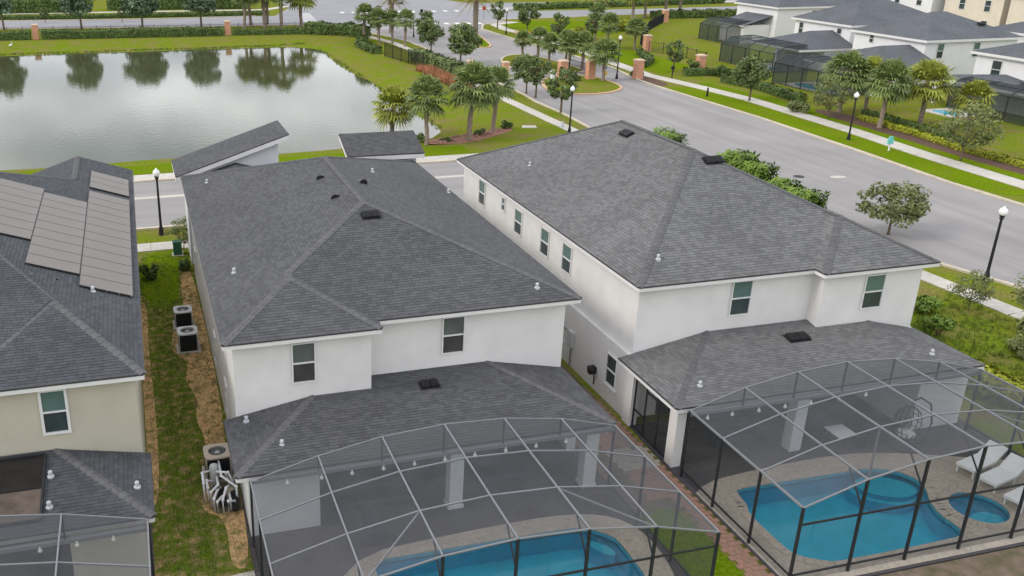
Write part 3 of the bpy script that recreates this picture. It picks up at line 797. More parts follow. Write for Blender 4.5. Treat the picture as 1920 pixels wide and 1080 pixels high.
w = MB(); w.add([(-.78, 51.1, e-.2), (-6, 51.1, e-.2), (-3.34, 51.1, 6.6)]); w.build('gable_wall', 'stucco_beige', h1)
window(h1, (-3.3, 26.65, 4.56), .86, 1.60, (0, -1, 0), upper='blind', t=.085)
le = 2.6
EL = (-9.0, 23.15, le); ER = (-.55, 23.15, le); J1 = (-5.5, 26.63, 3.19); J3 = (-3.4, 26.63, 3.19); WR = (-.55, 26.63, le); WL = (-9.0, 26.63, le)
lr1 = make_roof(h1, 'lower_roof', [[(-5.5, 23.15, le), ER, J3, J1], [EL, (-5.5, 23.15, le), J1, (-9.0, 26.63, 3.19)], [ER, WR, J3]],
    [(ER, J3)], [(EL, ER), (ER, WR)], [EL, ER, WR, WL], le-.19, singles=300, single_face=0, sm='shingle_left')
stub_pipe(lr1, (-.98, 24.6, 2.71)); stub_pipe(lr1, (-3.52, 25.4, 3.0)); stub_pipe(lr1, (-3.5, 24.1, 2.78))
w = MB(); w.prism([(-3.0, 23.5), (-.8, 23.5), (-.8, 26.6), (-3.0, 26.6)], 0, 2.4); w.build('wall', 'stucco_beige', h1)
sk = MB()
def sz(y): return 2.6+.1695*(y-23.15)
for xx in (-5.2, -3.72): sk.beam((xx, 23.6, sz(23.6)+.06), (xx, 26.4, sz(26.4)+.06), .07, .10)
for yy in (23.6, 26.4): sk.beam((-5.17, yy, sz(yy)+.06), (-3.75, yy, sz(yy)+.06), .07, .10)
so_ = sk.build('skylight_frame', 'bronze', lr1)
for y0_, y1_, m_ in ((23.63, 24.9, 'tinted_brown'), (24.94, 26.37, 'tinted_black')):
    sk = MB(); sk.add([(-5.17, y0_, sz(y0_)+.05), (-3.75, y0_, sz(y0_)+.05), (-3.75, y1_, sz(y1_)+.05), (-5.17, y1_, sz(y1_)+.05)]); sk.build('skylight_pane', m_, so_)
stub_pipe(roof1, p1(-2.1, 32.2))

# solar panels: one thing bolted to the slope, each panel a part
sa = thing('solar_array', 'grey solar panel array covering the right slope of the beige house', 'solar panels', (-2.6, 39, 6.6))
PW, PH = 1.06, 1.975
nrm = V((.345, 0, 1)).normalized(); ud = V((1, 0, -.345)).normalized()
pm = MB(); lo = .018
def pbx(b, s0, s1, y0, y1, h0, h1, mi):
    P = [ud*s+V((0, y, 0))+nrm*h for h in (h0, h1) for s, y in ((s0, y0), (s1, y0), (s1, y1), (s0, y1))]
    b.faces(P, [(3, 2, 1, 0), (4, 5, 6, 7), (0, 1, 5, 4), (1, 2, 6, 5), (2, 3, 7, 6), (3, 0, 4, 7)], mi)
pbx(pm, 0, PH, 0, PW-.012, .06, .10, 1)
pbx(pm, .02, PH-.02, .02, PW-.032, .10, .104, 0)
panel = pm.build('solar_panel', ['solar', 'solar_frame'], sa, origin=(0, 0, 0))
pdata = panel.data; bpy.data.objects.remove(panel)
cols = [(-2.60, [32.35+i*PW for i in range(12)] + [45.75+i*PW for i in range(3)]),
        (-4.48, [33.45+i*PW for i in range(9)]), (-6.36, [36.1+i*PW for i in range(7)]), (-8.0, [])]
for cx, ys in cols:
    for y in ys:
        o = bpy.data.objects.new('solar_panel', pdata); COL.objects.link(o); o.parent = sa
        o.location = V((cx, y, e+.345*(x0-cx))) - V(sa.location)
for i in range(9):
    cl = MB(); cl.box((-.80-.42*i, 32.22+.02*i, e+.1+.345*(.3+.42*i)), (-.74-.42*i, 32.34, e+.16+.345*(.3+.42*i)))
    cl.build('clamp', 'aluminium_and_sky_sheen', sa)

# ------------------------------------------------------------------ pools, decks
def pool(name, label, loop, depth, steps=None, group='backyard pools', it=2):
    L = smooth_loop(loop, it)
    cx = sum(p[0] for p in L)/len(L); cy = sum(p[1] for p in L)/len(L)
    t = thing(name, label, 'pool', (cx, cy, 0), group)
    b = MB()
    for a, c in zip(L, L[1:]+L[:1]):
        b.add([(a[0], a[1], .02), (c[0], c[1], .02), (c[0], c[1], -depth), (a[0], a[1], -depth)])
    plane_poly(b, L, (), -depth); b.build('basin', 'pool_plaster', t)
    b = MB()
    for a, c in zip(L, L[1:]+L[:1]):
        ax = a[0]+(cx-a[0])*.004; ay = a[1]+(cy-a[1])*.004; c0 = c[0]+(cx-c[0])*.004; c1 = c[1]+(cy-c[1])*.004
        b.add([(ax, ay, .01), (c0, c1, .01), (c0, c1, -.17), (ax, ay, -.17)])
    b.build('waterline_tile', 'pool_tile', t)
    b = MB(); plane_poly(b, [(p[0]+(cx-p[0])*.008, p[1]+(cy-p[1])*.008) for p in L], (), -.10); b.build('water', 'pool_water', t)
    for i, s in enumerate(steps or []):
        b = MB(); Q = smooth_loop(s, 2); b.prism(Q, -depth+.01, -.22-.18*i); b.build('step', 'pool_step', t)
    # coping
    k = MB(); n = len(L)
    for i in range(n):
        a = V((*L[i], 0)); c = V((*L[(i+1) % n], 0)); d = (c-a).normalized(); o = V((d.y, -d.x, 0))
        if o.dot(V((cx, cy, 0))-a) > 0: o = -o
        k.prism([(a.x, a.y), (c.x, c.y), (c.x+o.x*.3, c.y+o.y*.3), (a.x+o.x*.3, a.y+o.y*.3)], 0, .065)
    k.build('coping', 'paver', t)
    return t, L
pool2, L2 = pool('swimming_pool', 'blue pool under the screen cage behind the centre house', [(6.2, 22.65), (6.6, 22.68), (12.6, 22.62), (13.3, 22.5), (13.95, 21.9), (14.0, 21.4), (13.95, 19.6), (13.6, 19.25), (6.2, 19.25), (5.9, 19.5), (5.9, 22.3)], 0.8, [[(13.0, 22.35), (13.75, 21.8), (13.8, 21.2), (13.3, 21.5)]], it=1)
pool3, L3 = pool('swimming_pool', 'blue pool with round corner steps in the cage behind the right house', [(19.45, 23.12), (20.2, 23.15), (23.8, 23.1), (25.0, 23.1), (25.9, 22.7), (26.25, 22.0), (26.0, 21.4), (25.6, 20.9), (25.3, 20.2), (25.35, 19.4), (25.2, 19.05), (24.6, 18.95), (20.4, 18.93), (19.9, 19.0), (19.1, 19.5), (19.0, 20.0), (19.0, 21.8), (19.25, 22.2), (19.35, 22.9)], 0.8,
    [[(24.2, 22.95), (25.4, 22.9), (26.1, 22.2), (26.0, 21.6), (25.0, 21.5), (24.0, 22.2)][::-1], [(23.9, 22.97), (25.3, 22.9), (26.1, 22.1), (25.9, 21.5), (24.9, 21.3), (23.8, 22.1)][::-1]], it=1)
spa, LS = pool('spa', 'small round spa beside the pool behind the right house', [(26.9+.95*math.cos(a*math.pi/6), 20.1+.92*math.sin(a*math.pi/6)) for a in range(12)], .9, [[(27.0+.6*math.cos(a*math.pi/4), 19.75+.45*math.sin(a*math.pi/4)) for a in range(8)]])
def deck(name, outer, holes, z, m, edge=True):
    b = MB(); plane_poly(b, outer, holes, z)
    n = len(outer)
    for i in range(n):
        a = outer[i]; c = outer[(i+1) % n]; b.add([(a[0], a[1], -.3), (c[0], c[1], -.3), (c[0], c[1], z), (a[0], a[1], z)])
    return struct(b.build(name, m))
deck('pool_deck', [(2.3, 18.2), (15.25, 18.2), (15.25, 28.0), (2.46, 28.0), (2.3, 24.8)], [L2], .04, 'paver_shaded')  # darker paving colour stands in for roof shade near the house
deck('pool_deck', [(17.85, 18.15), (31.3, 18.15), (31.3, 28.0), (18.0, 28.0), (17.85, 24.9)], [L3, LS], .04, 'paver_shaded')
deck('pool_deck', [(-9, 17.5), (-.7, 17.5), (-.7, 26.5), (-9, 26.5)], [], .04, 'paver_shaded')
def ring(name, loop, L, m):
    b = MB(); plane_poly(b, loop, [L], .046); return struct(b.build(name, m))
ring('pool_surround', smooth_loop([(4.6, 23.0), (9.6, 23.35), (13.2, 23.4), (14.9, 22.6), (15.1, 20.5), (14.4, 18.4), (4.4, 18.4)], 2), L2, 'paver')
b = MB(); plane_poly(b, [(17.95, 23.3)]+smooth_open([(18.4, 23.6), (19.4, 23.95), (24.5, 24.2), (26.8, 23.7), (29.5, 22.6), (31.0, 22)])+[(31.2, 18.25), (17.95, 18.25)], [L3, LS], .046); struct(b.build('pool_surround', 'paver'))
# brick walk between the cages
bw = MB()
for r in range(62):
    y = 17.6+r*.205
    for c in range(8):
        x = 15.85+c*.25+(.12 if r % 2 else 0)
        if x < (16.95 if y < 23.2 else 16.0) or x > 17.72: continue
        if rnd() < .02: continue
        bw.box((x, y, 0), (x+.24, y+.195, .020+rnd()*.014), 1 if 25.0 < y < 26.6 else 0)
grassy = MB()
o = bw.build('brick_walk', ['brick_path', 'paver']); struct(o)
sheet('soil_strip', 'soil_brown', [(15.27, 22.6), (17.8, 22.6), (17.8, 34), (15.27, 34)], .016)
sheet('lawn', 'grass_lush', [(15.3, 17), (15.3, 22.4), (16.2, 22.9), (16.8, 22.6), (16.92, 21), (16.95, 17)], .018)
sheet('soil_strip', 'soil_brown', [(18, 16.6), (32, 16.6), (32, 18.1), (18, 18.1)], .02)

# ------------------------------------------------------------------ screen cages
def cage(label, Xs, Zs, Ys, ez, group='pool cages', front=True, left=True, right=True, rails=(.30, 2.15), door=None, sm=('screen', 'screen_wall'), bw=.046, hang=None):
    """arched screen cage: Xs/Zs arch nodes, Ys frames from the house (first) to the front (last), ez height of the house eave"""
    t = thing('screen_cage', label, 'pool cage', ((Xs[0]+Xs[-1])/2, (Ys[0]+Ys[-1])/2, 0), group)
    n = len(Xs)
    for x, z in zip(Xs, Zs):
        b = MB(); b.beam((x, Ys[0], z), (x, Ys[-1], z), bw, bw*1.5); b.build('roof_beam', 'aluminium_and_sky_sheen', t)  # bronze beam, sky reflection put into its paler colour
    for j, y in enumerate(Ys):
        b = MB()
        for i in range(n-1):
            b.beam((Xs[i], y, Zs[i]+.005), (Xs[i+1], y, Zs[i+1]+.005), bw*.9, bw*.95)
        b.build('purlin', 'aluminium_and_sky_sheen', t)  # paler than the posts: sky sheen is part of the colour
    for j in range(len(Ys)-1):
        for i in range(n-1):
            b = MB(); b.add([(Xs[i], Ys[j], Zs[i]), (Xs[i+1], Ys[j], Zs[i+1]), (Xs[i+1], Ys[j+1], Zs[i+1]), (Xs[i], Ys[j+1], Zs[i])])
            b.build('roof_panel', sm[0], t)
    y0 = Ys[0]; y1 = Ys[-1]
    for i in range(n-1):                                   # screened gable above the house gutter
        b = MB(); b.add([(Xs[i], y0, ez), (Xs[i+1], y0, ez), (Xs[i+1], y0, Zs[i+1]), (Xs[i], y0, Zs[i])]); b.build('transom_panel', sm[1], t)
    b = MB(); b.beam((Xs[0], y0, ez), (Xs[-1], y0, ez), .13, .12); b.build('gutter', 'aluminium_and_sky_sheen', t)
    for i in range(1, n-1):
        if Zs[i]-ez > .2:
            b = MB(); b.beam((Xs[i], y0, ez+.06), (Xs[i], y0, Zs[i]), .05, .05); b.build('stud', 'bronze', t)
    if front:
        for x, z in zip(Xs, Zs):
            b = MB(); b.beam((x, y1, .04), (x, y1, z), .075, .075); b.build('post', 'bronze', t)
        for i in range(n-1):
            b = MB(); b.add([(Xs[i], y1, .05), (Xs[i+1], y1, .05), (Xs[i+1], y1, Zs[i+1]), (Xs[i], y1, Zs[i])]); b.build('wall_panel', sm[1], t)
            for rz in rails:
                b = MB(); b.beam((Xs[i]+.04, y1, rz), (Xs[i+1]-.04, y1, rz), .05, .05); b.build('rail', 'bronze', t)
        for i in range(1, n-1):                            # knee braces back into the roof
            b = MB(); b.beam((Xs[i], y1+.04, Zs[i]-.95), (Xs[i], y1+.75, Zs[i]-.05), .04, .04); b.build('brace', 'bronze', t)
    for x, z, ok in ((Xs[0], Zs[0], left), (Xs[-1], Zs[-1], right)):
        if not ok: continue
        for j, y in enumerate(Ys[:-1]):
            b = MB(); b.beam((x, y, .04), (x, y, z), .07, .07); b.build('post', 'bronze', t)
            b = MB(); b.add([(x, y, .05), (x, Ys[j+1], .05), (x, Ys[j+1], z), (x, y, z)]); b.build('wall_panel', sm[1], t)
            for rz in rails[:1]:
                b = MB(); b.beam((x, y-.04, rz), (x, Ys[j+1]+.04, rz), .05, .05); b.build('rail', 'bronze', t)
    if hang is None:
        b = MB(); b.beam((Xs[2], Ys[-2], Zs[2]-.02), (Xs[1], Ys[-1], Zs[1]-.02), .04, .04); b.build('brace', 'aluminium_and_sky_sheen', t)
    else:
        b = MB(); b.beam((Xs[hang], Ys[-2], Zs[hang]-.02), (Xs[hang], Ys[-2], .05), .05, .05); b.build('post', 'aluminium_and_sky_sheen', t)
    if len(Xs) > 4: b = MB(); b.beam((Xs[-3], Ys[-2], Zs[-3]-.02), (Xs[-2], Ys[-1], Zs[-2]-.02), .04, .04); b.build('brace', 'aluminium_and_sky_sheen', t)
    return t
cage('arched screen cage over the pool behind the centre house', [2.45, 4.62, 6.72, 8.82, 10.92, 13.0, 15.06], [2.50, 3.08, 3.46, 3.60, 3.51, 3.19, 2.62], [24.32, 22.3, 20.3, 18.3], 2.50)
cage('arched screen cage over the pool and spa behind the right house', [18.02, 20.15, 22.27, 24.36, 26.48, 28.62, 30.75], [2.76, 3.38, 3.73, 3.87, 3.73, 3.32, 2.72], [24.35, 22.45, 20.45, 18.5], 2.62, hang=2)
cage('arched screen cage at the lower left corner behind the beige house', [-.72, -3.02, -5.1, -7.2], [2.80, 3.40, 3.70, 3.75], [22.75, 20.65, 18.5], 2.5, right=False)

# lights along the gutter, as small white globes
def spot(x, y, z, label, grp):
    b = MB(); b.sphere((x, y, z), .065, 10, 6); b.cyl((x, y, z+.05), .03, .06, 8)
    tag(b.build('gutter_light', 'globe', smooth=True), label, 'light', grp)
for i, x in enumerate((3.6, 4.7, 5.7, 6.75, 7.8, 8.85, 9.9, 11.0, 12.1, 13.2)):
    spot(x, 24.22, 2.33, 'small white globe light under the gutter of the centre cage', 'gutter lights of the centre cage')
for i, x in enumerate((18.7, 19.7, 20.8, 21.9, 23.0, 24.2, 25.4)):
    spot(x, 24.25, 2.42, 'small white globe light under the gutter of the right cage', 'gutter lights of the right cage')
for x in (-1.7, -2.7, -3.7): spot(x, 22.65, 2.38, 'small white globe light under the gutter of the lower left cage', 'gutter lights of the left cage')

# ------------------------------------------------------------------ terrace furniture
def lounger(c, rz, label):
    t = thing('sun_lounger', label, 'sun lounger', c, 'loungers by the spa')
    b = MB(); b.box((-.33, -.95, .30), (.33, .35, .40)); o = b.build('seat', 'furniture_white', None); o.parent = t
    b = MB()
    b.faces([(-.33, .36, .30), (.33, .36, .30), (.33, .36, .40), (-.33, .36, .40), (-.33, .98, .72), (.33, .98, .72), (.33, .94, .81), (-.33, .94, .81)], [(0, 1, 2, 3), (4, 7, 6, 5), (0, 4, 5, 1), (3, 2, 6, 7), (0, 3, 7, 4), (1, 5, 6, 2)])
    o = b.build('backrest', 'furniture_white', None); o.parent = t
    for sx in (-.28, .28):
        for sy in (-.85, .3):
            b = MB(); b.beam((sx, sy, 0), (sx, sy, .30), .05, .05); o = b.build('leg', 'furniture_white', None); o.parent = t
    t.rotation_euler = (0, 0, rz)
    return t
lounger((28.9, 22.0, .046), -1.35, 'white lounger nearest the house beside the spa')
lounger((28.9, 21.1, .046), -1.35, 'white lounger second from the house beside the spa')
lounger((28.8, 19.95, .046), -1.35, 'white lounger nearest the cage front beside the spa')
def sofa(c, rz, w, label):
    t = thing('sofa', label, 'sofa', c, 'terrace sofas'); t.rotation_euler = (0, 0, rz)
    for nm, a, b_ in (('seat', (-w/2, -.4, .12), (w/2, .3, .42)), ('backrest', (-w/2, .3, .12), (w/2, .48, .80)), ('armrest', (-w/2-.16, -.4, .1), (-w/2-.005, .48, .60)), ('armrest', (w/2+.005, -.4, .1), (w/2+.16, .48, .60))):
        b = MB(); b.box(a, b_); o = b.build(nm, 'furniture_dark', None); o.parent = t
        md = o.modifiers.new('bevel', 'BEVEL'); md.width = .04; md.segments = 2
    return t
sofa((7.2, 25.6, .04), 0, 1.8, 'dark sofa on the terrace left of the column of the centre house')
sofa((11.6, 25.9, .04), 0, 1.6, 'dark sofa on the terrace right of the column of the centre house')
sofa((6.2, 24.2, .04), 1.57, 1.4, 'dark sofa facing sideways near the left room of the centre house')
sofa((21.2, 26.0, .04), 0, 1.9, 'dark sofa on the terrace of the right house')
def table(c, w, h, label, top='furniture_white'):
    t = thing('table', label, 'table', c)
    b = MB(); b.box((-w/2, -w/2, h-.05), (w/2, w/2, h)); o = b.build('tabletop', top, None); o.parent = t
    for sx in (-1, 1):
        for sy in (-1, 1):
            b = MB(); b.beam((sx*(w/2-.07), sy*(w/2-.07), 0), (sx*(w/2-.07), sy*(w/2-.07), h-.052), .06, .06); o = b.build('leg', 'furniture_dark', None); o.parent = t
table((24.9, 24.55, .05), .8, .74, 'small white topped table on the terrace of the right house')
table((9.6, 26.2, .04), .8, .45, 'low dark coffee table on the terrace of the centre house', 'furniture_dark')
def chair(c, rz, label, grp):
    t = thing('chair', label, 'chair', c, grp); t.rotation_euler = (0, 0, rz)
    b = MB(); b.box((-.25, -.25, .42), (.25, .25, .47)); o = b.build('seat', 'furniture_dark', None); o.parent = t
    b = MB(); b.box((-.25, .2, .48), (.25, .25, .92)); o = b.build('backrest', 'furniture_dark', None); o.parent = t
    for sx in (-.22, .22):
        for sy in (-.22, .22):
            b = MB(); b.beam((sx, sy, 0), (sx, sy, .42), .04, .04); o = b.build('leg', 'furniture_dark', None); o.parent = t
chair((24.9, 25.45, .04), 0, 'dark chair behind the white table of the right house', None)
chair((25.8, 24.6, .04), -1.57, 'dark chair at the side of the white table of the right house', None)
eg = thing('hanging_chair', 'round wicker hanging chair on a curved stand in the right cage', 'hanging chair', (27.4, 24.0, .04))
b = MB()
for i in range(13):
    a = math.pi*(-.45+i*.075)
    for s in range(2): pass
pts = [(27.4+.2, 24.0, .06), (28.35, 24.0, .08), (28.55, 24.0, .9), (28.3, 24.0, 1.75), (27.75, 24.0, 2.1), (27.4, 24.0, 2.02)]
b.tube(pts, [.035]*6, 8); b.tube([(27.4+.5*math.cos(i*math.pi/6), 24+.5*math.sin(i*math.pi/6), .06) for i in range(13)], [.03]*13, 6); b.build('stand', 'bronze', eg, smooth=True)
b = MB(); b.tube([(27.4, 24.0, 2.02), (27.4, 24.0, 1.78)], [.012, .012], 5); b.build('chain', 'bronze', eg)
b = MB()
for k in range(14):
    a = 2*math.pi*k/14
    b.tube([(27.4+.5*math.sin(p)*math.cos(a)*.95, 24+.5*math.sin(p)*math.sin(a)*.95, 1.05+.73*math.cos(p)) for p in (0.05, .5, 1.0, 1.5, 2.0, 2.5, 3.05)] if not (3.9 < a < 5.5) else [(27.4+.5*math.sin(p)*math.cos(a), 24+.5*math.sin(p)*math.sin(a), 1.05+.73*math.cos(p)) for p in (1.9, 2.5, 3.05)], [.018]*7 if not (3.9 < a < 5.5) else [.018]*3, 5)
for zz in (.55, .8, 1.05, 1.3, 1.55):
    r = .5*math.sqrt(max(.05, 1-((zz-1.05)/.73)**2))
    b.tube([(27.4+r*math.cos(i*.35-.6), 24+r*math.sin(i*.35-.6), zz) for i in range(14)], [.015]*14, 5)
b.build('basket', 'wicker', eg, smooth=True)
b = MB(); b.sphere((27.4, 24.0, .62), .36, 12, 6, sq=(1, 1, .45)); b.build('cushion', 'ac_grey', eg, smooth=True)

# ------------------------------------------------------------------ machines in the side yard
def ac_unit(c, w, h, label, top='ac_grey', grp='air conditioners'):
    t = thing('air_conditioner', label, 'air conditioner', c, grp)
    x, y, z = c
    b = MB(); b.box((x-w/2-.1, y-w/2-.1, 0), (x+w/2+.1, y+w/2+.1, .09)); b.build('pad', 'concrete', t)
    b = MB(); b.box((x-w/2+.02, y-w/2+.02, .09), (x+w/2-.02, y+w/2-.02, h-.06)); b.build('coil', 'ac_black', t)
    b = MB()
    for i in range(11):
        zz = .14+i*(h-.24)/11
        b.box((x-w/2, y-w/2, zz), (x+w/2, y-w/2+.015, zz+.018)); b.box((x-w/2, y+w/2-.015, zz), (x+w/2, y+w/2, zz+.018))
        b.box((x-w/2, y-w/2+.02, zz), (x-w/2+.015, y+w/2-.02, zz+.018)); b.box((x+w/2-.015, y-w/2+.02, zz), (x+w/2, y+w/2-.02, zz+.018))
    b.build('louvre', 'ac_black', t)
    for sx in (-1, 1):
        for sy in (-1, 1): b = MB(); b.box((x+sx*(w/2-.03)-.03, y+sy*(w/2-.03)-.03, .09), (x+sx*(w/2-.03)+.03, y+sy*(w/2-.03)+.03, h-.055)); b.build('corner_post', top, t)
    b = MB(); K = 24; r = w*.355
    sqp = []
    for i in range(K):
        a = 2*math.pi*i/K; m = max(abs(math.cos(a)), abs(math.sin(a))); m = m if m > .78 else .78
        sqp.append((x+math.cos(a)/m*(w/2+.02), y+math.sin(a)/m*(w/2+.02)))
    cir = [(x+r*math.cos(2*math.pi*i/K), y+r*math.sin(2*math.pi*i/K)) for i in range(K)]
    for i in range(K):
        j = (i+1) % K
        b.add([(*sqp[i], h), (*sqp[j], h), (*cir[j], h+.01), (*cir[i], h+.01)])
        b.add([(*sqp[i], h-.06), (*sqp[j], h-.06), (*sqp[j], h), (*sqp[i], h)])
        b.add([(*cir[i], h+.01), (*cir[j], h+.01), (*cir[j], h-.15), (*cir[i], h-.15)])
    b.build('top_cover', top, t)
    b = MB(); b.cyl((x, y, h-.16), r, .01, 20); b.build('fan_well', 'ac_black', t)
    b = MB()
    for k in range(4):
        a = k*math.pi/2+.4
        b.faces([(x+.06*math.cos(a), y+.06*math.sin(a), h-.10), (x+r*.9*math.cos(a-.2), y+r*.9*math.sin(a-.2), h-.12), (x+r*.9*math.cos(a+.35), y+r*.9*math.sin(a+.35), h-.07)], [(0, 1, 2)])
    b.cyl((x, y, h-.12), .09, .07, 12); b.build('fan', 'ac_grey', t)
    b = MB()
    for rr in (r*.25, r*.5, r*.75, r*.97):
        b.tube([(x+rr*math.cos(i*math.pi/10), y+rr*math.sin(i*math.pi/10), h+.005) for i in range(21)], [.006]*21, 4, cap=False)
    b.build('grille', 'ac_grey', t)
    return t
ac_unit((1.38, 42.35, 0), .86, .88, 'black air conditioner with grey top, farther of the pair')
ac_unit((1.42, 39.55, 0), .90, .98, 'black air conditioner with grey top, nearer of the pair')
ac_unit((1.75, 28.75, 0), .92, 1.02, 'large tan topped heat pump beside the white pool pipes', 'heater_tan', None)
pe = thing('pool_pump_set', 'pool pump and filter with white pipes beside the tan heat pump', 'pool equipment', (1.75, 27.2, 0))
b = MB(); b.box((1.45, 26.4, 0), (2.35, 28.1, .07)); b.build('pad', 'soil_brown', pe)
def tank(x, y, r, h, m):
    b = MB(); b.tube([(x, y, .07), (x, y, .1), (x, y, h*.85), (x, y, h*.95), (x, y, h)], [r*.9, r, r, r*.8, r*.3], 14); b.build('filter_tank', m, pe, smooth=True)
tank(1.55, 27.95, .17, 1.0, 'ac_grey'); tank(2.0, 27.1, .16, .55, 'heater_tan')
def pump(x, y):
    b = MB(); b.tube([(x, y-.3, .28), (x, y+.05, .28)], [.11, .12], 12); b.tube([(x, y+.05, .28), (x, y+.25, .28)], [.14, .14], 12); b.cyl((x, y+.3, .12), .12, .34, 12); b.box((x-.1, y-.25, .07), (x+.1, y+.1, .17)); b.build('pump', 'pump_black', pe)
pump(1.7, 26.9); pump(2.1, 26.55)
def pipe(pts):
    b = MB(); b.tube(pts, [.045]*len(pts), 8)
    for p in pts[1:-1]: b.sphere(p, .06, 8, 6)
    b.build('pipe', 'pvc', pe, smooth=True)
pipe([(1.12, 27.1, .07), (1.12, 27.1, .82), (1.12, 27.75, .82), (1.5, 27.95, .75)])
pipe([(1.25, 27.1, .07), (1.25, 27.1, .62), (1.25, 27.55, .62), (1.5, 27.6, .5)])
pipe([(1.4, 26.5, .07), (1.4, 26.5, .55), (1.55, 26.9, .6), (1.7, 27.2, .5)])
pipe([(1.5, 26.38, .07), (1.5, 26.38, .5), (1.7, 26.6, .55)])
pipe([(1.68, 26.3, .07), (1.68, 26.3, .6), (1.85, 26.8, .72), (2.0, 27.1, .62)])
pipe([(1.86, 26.3, .07), (1.86, 26.3, .52), (2.1, 26.4, .42)])
pipe([(2.2, 26.75, .07), (2.2, 26.75, .75), (1.75, 27.35, .86), (1.75, 28.3, .86)])
pipe([(1.32, 26.7, .07), (1.32, 26.7, .7), (1.6, 27.0, .75), (1.6, 27.5, .75)])
pipe([(1.95, 26.45, .07), (1.95, 26.45, .45), (1.95, 26.9, .5)])
pipe([(2.25, 27.3, .2), (2.0, 27.45, .9), (1.6, 27.6, .9)])
pipe([(2.05, 27.6, .3), (1.9, 27.6, .8), (1.7, 27.75, .8)])
for p in ((1.5, 27.3, .45), (1.85, 27.3, .75), (2.1, 27.05, .62)):
    b = MB(); b.box((p[0]-.06, p[1]-.05, p[2]), (p[0]+.06, p[1]+.05, p[2]+.09)); b.build('valve', 'pump_black', pe)
ge = thing('meter_box', 'small meter box and conduit on the wall in the gap between the two white houses', 'meter box', (18.0, 33.4, 1))
b = MB(); b.box((17.93, 33.2, 1.0), (18.075, 33.65, 1.75)); b.build('box', 'ac_grey', ge)
b = MB(); b.tube([(18.03, 33.42, 1.0), (18.03, 33.42, .05)], [.03, .03], 6); b.tube([(18.04, 33.65, 1.6), (18.04, 36.5, 1.6)], [.03, .03], 6); b.build('conduit', 'aluminium_and_sky_sheen', ge)
hr = thing('hose_reel', 'black hose reel on the side wall near the screened opening', 'hose reel', (18.0, 31.2, .8))
b = MB(); b.tube([(17.98, 31.2, .95), (17.80, 31.2, .95)], [.2, .2], 14); b.build('reel', 'pump_black', hr, smooth=True)
b = MB(); b.tube([(17.9, 31.0, .9), (17.9, 30.9, .7), (17.92, 30.95, .4)], [.03]*3, 6); b.box((17.99, 31.05, .8), (18.07, 31.35, 1.1)); b.build('hose', 'pump_black', hr)
sp = thing('heat_pump', 'pinkish tan machine in the gap behind the centre house corner', 'heat pump', (16.4, 34.5, 0))
b = MB(); b.box((16.0, 34.1, .08), (16.9, 35.0, .95)); b.build('cabinet', 'heater_tan', sp)
b = MB(); b.box((15.9, 34.0, 0), (17.0, 35.1, .08)); b.build('pad', 'concrete', sp)
b = MB(); b.box((16.08, 34.06, .15), (16.82, 34.095, .85)); b.build('grille', 'ac_black', sp)
b = MB(); b.tube([(17.2, 34, 0), (17.2, 34, 1.2), (17.4, 33.6, 1.2), (17.9, 33.6, 1.2)], [.04]*4, 7); b.build('pipe', 'pipe_white', sp)
ug = thing('utility_box', 'dark green utility box standing by the pavement between the houses', 'utility box', (1.7, 52.8, 0))
b = MB(); b.prism([(1.45, 52.55), (1.95, 52.55), (1.95, 53.0), (1.45, 53.0)], .05, .82); b.build('cabinet', 'utility_green', ug)
b = MB(); b.prism([(1.42, 52.52), (1.98, 52.52), (1.98, 53.03), (1.42, 53.03)], .82, .88); b.build('lid', 'utility_green', ug)
b = MB(); b.box((1.35, 52.45, 0), (2.05, 53.1, .05)); b.build('pad', 'concrete', ug)

# ------------------------------------------------------------------ street lamps
def lamp(x, y, label, h=4.0):
    t = thing('street_lamp', label, 'street lamp', (x, y, 0), 'street lamps')
    b = MB(); b.tube([(x, y, 0), (x, y, .12), (x, y, .5), (x, y, .62), (x, y, h-.35)], [.2, .17, .13, .085, .065], 12); b.build('pole', 'lamp_black', t)
    b = MB(); b.tube([(x, y, h-.36), (x, y, h-.28), (x, y, h-.22), (x, y, h-.12)], [.07, .13, .09, .16], 12); b.build('collar', 'lamp_black', t)
    b = MB(); b.tube([(x, y, h-.12), (x, y, h-.02), (x, y, h+.12), (x, y, h+.24), (x, y, h+.32), (x, y, h+.42)], [.13, .2, .23, .18, .08, .02], 14); b.build('globe', 'globe', t, smooth=True)
    return t
lamp(.9, 56.8, 'black street lamp with white globe between the beige and centre houses')
lamp(45.3, 37.0, 'black street lamp with white globe at the right edge by the near pavement')
lamp(63.3, 68.4, 'black street lamp on the grass verge in front of the right palms')
lamp(64.5, 152.8, 'black street lamp beside the far pavement near the junction')
lamp(59.6, 104.6, 'tall black street lamp beside the open gate', 5.0)
lamp(39.6, 77.3, 'black street lamp beside the pavement behind the roof peak of the right house', 4.1)
lamp(47.5, 153, 'small black street lamp among the palms left of the junction')

